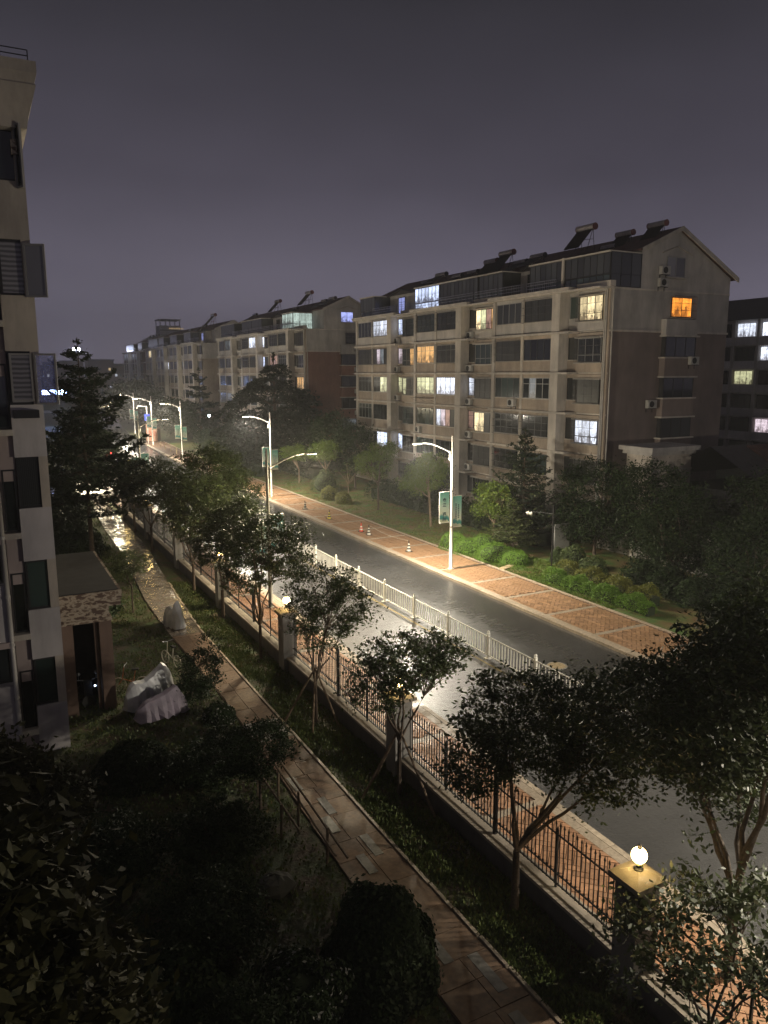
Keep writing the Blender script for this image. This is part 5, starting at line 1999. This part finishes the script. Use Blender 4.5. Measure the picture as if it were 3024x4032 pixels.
def far_trees():
    F = 'small trees beyond the far pavement'
    broad_tree('ornamental_tree', 'bright fan leaved tree left of the near lamp pole', 'tree', (30.9, 50.8, .1), [(31.4, 52.2, 3.9, 1.4, 2.4, 1.3), (31.2, 51.0, 5.0, 1.2, 1.7, .8), (31.0, 53.5, 3.1, 1.1, 1.4, .8)], 150, 48, .24, .24, ['leaf_fresh', 'leaf_yellow'], .09, 2.2, 6, 91, 'bark_pale', F, lean=(.1, .4), aspect=.3, droop=1.0)
    broad_tree('ornamental_tree', 'darker fan leaved tree left of the bright one', 'tree', (30.6, 59.2, .1), [(31.2, 61.2, 4.0, 1.5, 2.6, 1.2), (31.2, 59.5, 5.2, 1.3, 2.0, .9)], 130, 46, .25, .24, ['leaf_fresh', 'leaf_dark'], .09, 2.3, 6, 92, 'bark', F, aspect=.3, droop=1.0)
    broad_tree('ornamental_tree', 'yellow green tree right of the green banners', 'tree', (31.0, 42.6, .1), [(31.0, 42.5, 3.4, 1.1, 1.3, 1.2), (31.0, 43.6, 2.6, .9, 1.0, .8)], 90, 46, .2, .18, ['leaf_fresh', 'leaf_yellow'], .06, 1.6, 5, 93, 'bark_pale', F)
    broad_tree('ornamental_tree', 'open crowned tree behind the green banners', 'tree', (32.5, 44.8, .1), [(32.4, 45, 3.4, 1.0, 1.4, .9)], 60, 44, .2, .18, 'leaf_fresh', .05, 1.5, 5, 94, 'bark_pale', F)
    broad_tree('ornamental_tree', 'crooked pale stemmed tree beyond the second lamp', 'tree', (32.2, 73.5, .1), [(32.0, 74, 4.0, 1.7, 2.2, 1.0)], 80, 40, .26, .28, 'leaf_fresh', .08, 1.9, 5, 95, 'bark_pale', F, lean=(-.3, .2))
    broad_tree('ornamental_tree', 'small forked tree left of the crooked pale one', 'tree', (30.8, 78.5, .1), [(30.8, 79, 3.4, 1.6, 2.2, .9)], 70, 40, .26, .28, 'leaf_fresh', .07, 1.5, 5, 96, 'bark_pale', F)
    broad_tree('ornamental_tree', 'leafless looking pale branched tree between the round bushes', 'tree', (31.6, 67.5, .1), [(31.6, 67.5, 2.9, 1.2, 1.6, .8)], 12, 10, .2, .2, 'leaf_fresh', .06, 1.2, 8, 97, 'bark_pale', F)
    broad_tree('ornamental_tree', 'dark round tree in front of the near facade', 'tree', (33.5, 55.5, .1), [(33.6, 56, 3.2, 1.6, 2.8, 1.8)], 130, 40, .3, .24, 'leaf_dark', .08, 1.4, 5, 98, 'bark', F)
    broad_tree('ornamental_tree', 'dark tree mass between cedar and fan leaved trees', 'tree', (34.5, 72, .1), [(34.4, 72, 4.4, 2.0, 3.6, 2.6), (34.2, 77, 5.4, 2.2, 3.0, 2.8)], 300, 40, .36, .3, 'leaf_dark', .12, 1.6, 6, 99, 'bark', F)
    broad_tree('ornamental_tree', 'low dark tree behind the third lamp', 'tree', (33, 105, .1), [(32.5, 106, 2.6, 2.4, 7, 1.7)], 180, 36, .4, .4, 'leaf_dark', .1, 1.2, 6, 100, 'bark', F)
    broad_tree('ornamental_tree', 'dim wide tree behind the red sign board', 'tree', (35, 150, .1), [(34, 150, 4.2, 3.5, 12, 3.0)], 300, 36, .6, .6, 'leaf_dark', .15, 1.6, 6, 101, 'bark', F)
    broad_tree('ornamental_tree', 'dense tree crossing the far end of the block row', 'tree', (33, 190, .1), [(33, 190, 6, 6, 14, 4.5)], 320, 36, .9, .8, 'leaf_dark', .2, 2, 6, 102, 'bark', F)
    D = 'dark trees at the right edge'
    for i, (x, y, z, r, lab) in enumerate(((35.5, 37.5, 3.6, (2.0, 2.4, 2.2), 'dark tree just right of the near pine'), (35.6, 33.0, 3.9, (1.9, 2.2, 2.3), 'grey green tree below the corner of the near gable'),
                                           (33.5, 29.0, 3.3, (1.9, 2.0, 2.0), 'dark tree in front of the pale low wall'), (36.4, 25.8, 4.0, (2.0, 2.4, 2.4), 'tall dim tree under the tiled roof'),
                                           (33.0, 24.0, 3.0, (1.8, 2.0, 1.9), 'shadowed tree behind the hedge end'), (38.6, 22.6, 4.6, (2.2, 2.2, 2.8), 'dim tree close to the right edge'),
                                           (34.0, 19.2, 3.2, (2.4, 2.4, 2.4), 'blackish tree low at the right edge'))):
        broad_tree('dark_tree', lab, 'tree', (x, y, .1), [(x, y, z + .5, r[0] * 1.15, r[1] * 1.15, r[2] * 1.15), (x + .5, y + .6, z - 1.6, r[0] * 1.1, r[1] * 1.2, 1.4)], 300, 48, .30, .20, ['leaf_dark', 'leaf_near'], .1, 1.3, 6, 110 + i, 'bark', D)


far_trees()

for i, (x, y, r, lab) in enumerate((
        (28.35, 43.6, (1.0, 1.1, 1.2), 'bright green dome bush, leftmost behind the lamp pole'), (28.55, 42.1, (1.15, 1.2, 1.05), 'bright green dome bush right behind the lamp pole'), (29.6, 41.7, (1.3, 1.3, 1.25), 'bright green dome bush at the back, right of the pole'),
        (28.95, 39.5, (1.35, 1.45, 1.15), 'largest bright green dome bush of the right hand cluster'), (29.55, 38.75, (1.1, 1.1, .95), 'bright green dome bush sunk between two others'), (29.35, 37.95, (.95, .95, .9), 'bright green dome bush at the right end, darkly shadowed'))):
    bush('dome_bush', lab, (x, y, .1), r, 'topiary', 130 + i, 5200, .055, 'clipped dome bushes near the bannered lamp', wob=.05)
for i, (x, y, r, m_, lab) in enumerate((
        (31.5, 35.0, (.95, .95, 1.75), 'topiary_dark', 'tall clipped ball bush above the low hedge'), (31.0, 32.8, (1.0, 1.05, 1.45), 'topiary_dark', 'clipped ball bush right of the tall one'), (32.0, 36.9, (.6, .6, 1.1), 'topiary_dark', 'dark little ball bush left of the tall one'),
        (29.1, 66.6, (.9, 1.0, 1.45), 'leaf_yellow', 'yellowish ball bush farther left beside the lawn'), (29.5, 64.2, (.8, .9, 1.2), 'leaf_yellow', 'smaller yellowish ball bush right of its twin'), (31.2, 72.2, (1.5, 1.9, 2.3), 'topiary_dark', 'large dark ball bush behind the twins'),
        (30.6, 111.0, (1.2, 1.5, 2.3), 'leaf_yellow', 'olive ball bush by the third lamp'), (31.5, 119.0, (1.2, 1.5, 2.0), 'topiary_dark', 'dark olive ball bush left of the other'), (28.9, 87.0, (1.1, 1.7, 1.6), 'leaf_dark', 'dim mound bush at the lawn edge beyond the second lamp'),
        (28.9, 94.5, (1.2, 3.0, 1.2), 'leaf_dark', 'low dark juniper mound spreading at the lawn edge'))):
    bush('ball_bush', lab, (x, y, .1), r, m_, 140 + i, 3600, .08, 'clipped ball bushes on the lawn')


def hedge(label, pts, w, h, mat, seed, n=9000, ls=.09):
    rg = np.random.default_rng(seed)
    a, b = np.array(pts[0]), np.array(pts[1])
    L = np.linalg.norm(b - a)
    d = (b - a) / L
    q = np.array([-d[1], d[0]])
    root = thing('hedge', label, 'hedge', ((a[0] + b[0]) / 2, (a[1] + b[1]) / 2, .1))
    t = rg.uniform(0, 1, n)
    ang = rg.uniform(0, PI, n)
    lump = 1 + .22 * np.sin(t * L * 3.1) + .12 * np.sin(t * L * 7.7 + 1)
    P = a[None, :] + d[None, :] * (t * L)[:, None] + q[None, :] * (np.cos(ang) * w / 2 * lump)[:, None]
    z = np.sin(ang) ** .6 * h * lump
    P3 = np.stack([P[:, 0], P[:, 1], z], 1)
    c = np.array([(a[0] + b[0]) / 2, (a[1] + b[1]) / 2, 0])
    put('foliage', leaf_mesh('foliage', rg, P3 - c + rg.normal(size=(n, 3)) * ls * .5, ls, mat, .5, -.4), root)
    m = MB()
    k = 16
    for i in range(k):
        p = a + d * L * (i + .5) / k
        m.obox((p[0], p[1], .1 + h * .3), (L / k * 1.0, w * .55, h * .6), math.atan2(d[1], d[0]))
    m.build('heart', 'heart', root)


hedge('bright low hedge row along the edge of the brick pavement', ((28.6, 33.8), (28.75, 26.2)), .9, .68, 'topiary', 151, 14000)
hedge('duller second hedge row behind the bright one', ((30.1, 34.4), (30.1, 27.2)), 1.1, .8, 'leaf_yellow', 152, 12000)
hedge('ground level thicket between the hedges and the dark trees', ((32.4, 31.0), (32.2, 21.0)), 2.0, 1.1, 'leaf_dark', 153, 14000, .16)
hedge('dark hedge at the foot of the near facade', ((34.0, 66), (34.4, 41)), 2.4, 1.5, ['leaf_dark', 'leaf_near', 'leaf_dark'], 154, 26000, .18)
hedge('dark hedge below the cedar', ((34.0, 130), (34.0, 80)), 3.4, 2.2, ['leaf_dark', 'leaf_near', 'leaf_dark'], 155, 26000, .26)

# ------------------------------------------------------------------ far lights, cars, skyline


def car(label, x, y, rz, paint, lights='head'):
    root = thing('parked_car', label, 'car', (x, y, .0), rz, 'cars beyond the pine')
    m = MB()
    prof = [(-2.2, .35), (-2.25, .7), (-1.9, .95), (-1.35, 1.02), (-.75, 1.45), (.75, 1.48), (1.45, 1.0), (2.1, .85), (2.25, .6), (2.2, .35)]
    n = len(prof)
    for s in (-1, 1):
        m.v += [((.86 if z < 1.1 else .68) * s, yy, z) for yy, z in prof]
    m.f.append(tuple(range(n)))
    m.f.append(tuple(range(2 * n - 1, n - 1, -1)))
    m.m += [0, 0]
    for i in range(n):
        j = (i + 1) % n
        m.f.append((i, n + i, n + j, j))
        m.m.append(0)
    m.build('body', paint, root, org=(0, 0, 0))
    m = MB()
    for s in (-1, 1):
        m.poly([(.80 * s, -1.15, 1.06), (.70 * s, -.72, 1.40), (.70 * s, .72, 1.42), (.80 * s, 1.3, 1.06)][::s])
    m.poly([(-.66, 1.36, 1.10), (.66, 1.36, 1.10), (.62, .80, 1.475), (-.62, .80, 1.475)])
    m.poly([(-.66, -1.27, 1.12), (.66, -1.27, 1.12), (.62, -.80, 1.45), (-.62, -.80, 1.45)][::-1])
    m.v = [(a * 1.02, b * 1.01, c) for a, b, c in m.v]
    m.build('glazing', 'glass', root, org=(0, 0, 0))
    for a in (-.8, .8):
        for b in (-1.35, 1.35):
            m = MB()
            m.tube([(a - .1, b, .32), (a + .1, b, .32)], .32, 14)
            m.build('wheel', 'black', root, org=(0, 0, 0))
        m = MB()
        m.box(a * .8 - .16, a * .8 + .16, 2.19, 2.27, .6, .74)
        m.build('headlight', 'headlight' if lights in ('head', 'both') else 'chrome', root, org=(0, 0, 0))
        m = MB()
        m.box(a * .85 - .14, a * .85 + .14, -2.28, -2.2, .72, .86)
        m.build('tail_light', 'tail' if lights in ('tail', 'both') else 'sign_red', root, org=(0, 0, 0))


car('white car with headlights on at the yard crossing', 8.2, 88.0, R(200), 'car0')
car('dark car with red tail lights behind the pine', 11.5, 91.5, R(20), 'car1', 'tail')
car('silver car with headlights on behind the gate', 5.5, 95, R(170), 'car3')
car('red tailed car driving away in the left lane', 16.1, 118, R(-2), 'car2', 'tail')
car('oncoming car with bright headlights in the left lane', 16.4, 138, R(178), 'car3')
car('white car farther up the left lane', 17.4, 160, R(176), 'car0')
car('blue car parked by the kerb far ahead', 14.9, 150, R(2), 'car4', 'tail')


def gate_lights():
    root = thing('guard_booth', 'small brightly lit booth at the gate beyond the wall', 'booth', (9.0, 76, 0))
    boxpart('base', root, 7.8, 10.2, 76, 78.4, 0, .9, 'concrete')
    boxpart('window_band', root, 7.86, 10.14, 76.06, 78.34, .9, 2.1, 'shop')
    for x in (7.8, 8.95, 10.1):
        boxpart('mullion', root, x, x + .1, 75.98, 76.05, .9, 2.1, 'white_paint')
    boxpart('roof', root, 7.4, 10.6, 75.6, 78.8, 2.1, 2.35, 'concrete')
    g = thing('iron_gate', 'white barred sliding gate in front of the booth', 'gate', (9.4, 72, 0))
    boxpart('rail', g, 6.6, 10.2, 72.0, 72.06, 1.25, 1.33, 'white_paint')
    boxpart('rail', g, 6.6, 10.2, 72.0, 72.06, .18, .26, 'white_paint')
    for i in range(19):
        boxpart('bar', g, 6.65 + i * .19, 6.69 + i * .19, 72.01, 72.05, .26, 1.25, 'white_paint')
    # shop row with lit fronts beyond the crossing
    s = thing('shop_building', 'low shop row with lit fronts and blue light strip far behind the pine', 'building', (10, 205, 0))
    boxpart('wall', s, -25, 13, 203, 215, 0, 9, 'darkred')
    for i in range(9):
        boxpart('lit_front', s, -20 + i * 3.6, -17.3 + i * 3.6, 202.9, 203, .6, 2.6, ('shop', 'far_win', 'far_warm')[i % 3])
    boxpart('fascia', s, -25, 13, 202.7, 203, 3.2, 4.4, 'darkred')
    for a, b in ((13.5, 16.9), (17.2, 17.9), (18.3, 18.9), (19.2, 19.7)):
        boxpart('light_strip', s, a, b, 199.9, 200.0, 7.2, 8.2, 'strip')
    boxpart('sign_beam', s, 12, 20, 200.01, 203, 7.1, 7.2, 'darkred')


gate_lights()


def mast(label, x, y, h, mat, name='floodlight_mast', heads=2):
    root = thing(name, label, 'lamp', (x, y, 0))
    m = MB()
    m.tube([(x, y, 0), (x, y, h)], [.3, .12] if h > 15 else [.07, .05], 8)
    m.build('pole', 'black_iron', root)
    for i in range(heads):
        m = MB()
        d = (i - (heads - 1) / 2) * 1.5
        if h > 15:
            m.box(x + d - .42, x + d + .42, y - .2, y + .05, h - .4, h + .4)
        else:
            m.ball((x, y, h + .12), .16)
        m.build('lamp_head', mat, root)


mast('tall floodlight mast with twin blue white lights on the left horizon', 33.6, 300, 20.7, 'stadium')
mast('short park lamp with cold light beneath the cedar', 33.6, 125.0, 5.1, 'park_bulb', 'park_lamp', 1)
a = bpy.data.lights.new('park_lamp_light', 'POINT')
a.energy = 120
a.color = (.75, .88, 1)
a.shadow_soft_size = .2
o = bpy.data.objects.new('park_lamp_light', a)
o.location = (33.3, 124.6, 5.3)
COL.objects.link(o)


def skyline():
    rr = random.Random(77)
    G = 'distant blocks on the left horizon'
    spec = [(12, 18, 380, 16), (24, 16, 400, 15.5), (35, 9, 400, 17), (45, 10, 420, 18), (57, 12, 410, 18.5), (66, 9, 430, 16), (2, 20, 360, 13), (76, 14, 460, 17)]
    pos = ['second from the left', 'third from the left', 'fourth from the left', 'fifth, middle of the row', 'sixth, behind the pine top', 'seventh, near the dark red block', 'leftmost', 'half hidden behind the dark red block']
    for i, (x, w, y, h) in enumerate(spec):
        root = thing('distant_building', 'dim distant housing block on the left horizon, ' + pos[i], 'building', (x, y, 0), 0, G)
        boxpart('wall', root, x - w / 2, x + w / 2, y, y + 14, 0, h, 'darkred')
        boxpart('roof', root, x - w / 2 - .4, x + w / 2 + .4, y - .4, y + 14.4, h, h + .6, 'dark_roof')
        nx, nz = int(w / 2.2), int(h / 3) - 1
        for a in range(nx):
            for b in range(nz):
                if rr.random() < .28:
                    xx = x - w / 2 + 1.1 + a * 2.2
                    lit = rr.random() < .35
                    boxpart('window', root, xx - .5, xx + .5, y - .12, y + .02, 1.6 + b * 3, 2.9 + b * 3, rr.choice(('far_win', 'far_warm')) if lit else 'glass')
    root = thing('office_tower', 'pale high rise with open roof crown far behind the blocks', 'building', (140, 600, 0))
    boxpart('wall', root, 127, 142.3, 600, 616, 0, 47.5, 'left_grey')
    boxpart('lower_wing', root, 142.31, 153, 602, 616, 0, 44.5, 'left_grey')
    for x in (127.3, 134.5, 141.7):
        boxpart('crown_post', root, x - .3, x + .3, 600.2, 600.8, 47.5, 51.5, 'left_grey')
        boxpart('crown_post', root, x - .3, x + .3, 615, 615.6, 47.5, 51.5, 'left_grey')
    boxpart('crown_ring', root, 126.6, 142.6, 599.8, 616.2, 51.5, 52.3, 'left_grey')
    for k in range(7):
        boxpart('floor_band', root, 126.8, 153.1, 599.7, 599.95, 22 + k * 3.6, 22.9 + k * 3.6, 'dark_roof')
    for i in range(9):
        boxpart('lit_window', root, 133.6 + i * 1.25, 134.2 + i * 1.25, 599.5, 599.69, 44.9, 45.9, 'far_warm')


skyline()


def haze():
    """Thin rain mist hanging over the whole street."""
    m = MB()
    m.box(-130, 260, -60, 640, -1.3, 54)
    o = m.build('haze', [])
    t = bpy.data.materials.new('haze')
    t.use_nodes = True
    n = t.node_tree.nodes
    n.remove(n['Principled BSDF'])
    v = n.new('ShaderNodeVolumePrincipled')
    v.inputs['Color'].default_value = (.9, .9, .92, 1)
    v.inputs['Density'].default_value = HAZE
    v.inputs['Anisotropy'].default_value = .35
    t.node_tree.links.new(v.outputs[0], n['Material Output'].inputs['Volume'])
    o.data.materials.append(t)
    tag(o, 'thin rain mist hanging over the whole street', kind='stuff')


HAZE = .0008
haze()
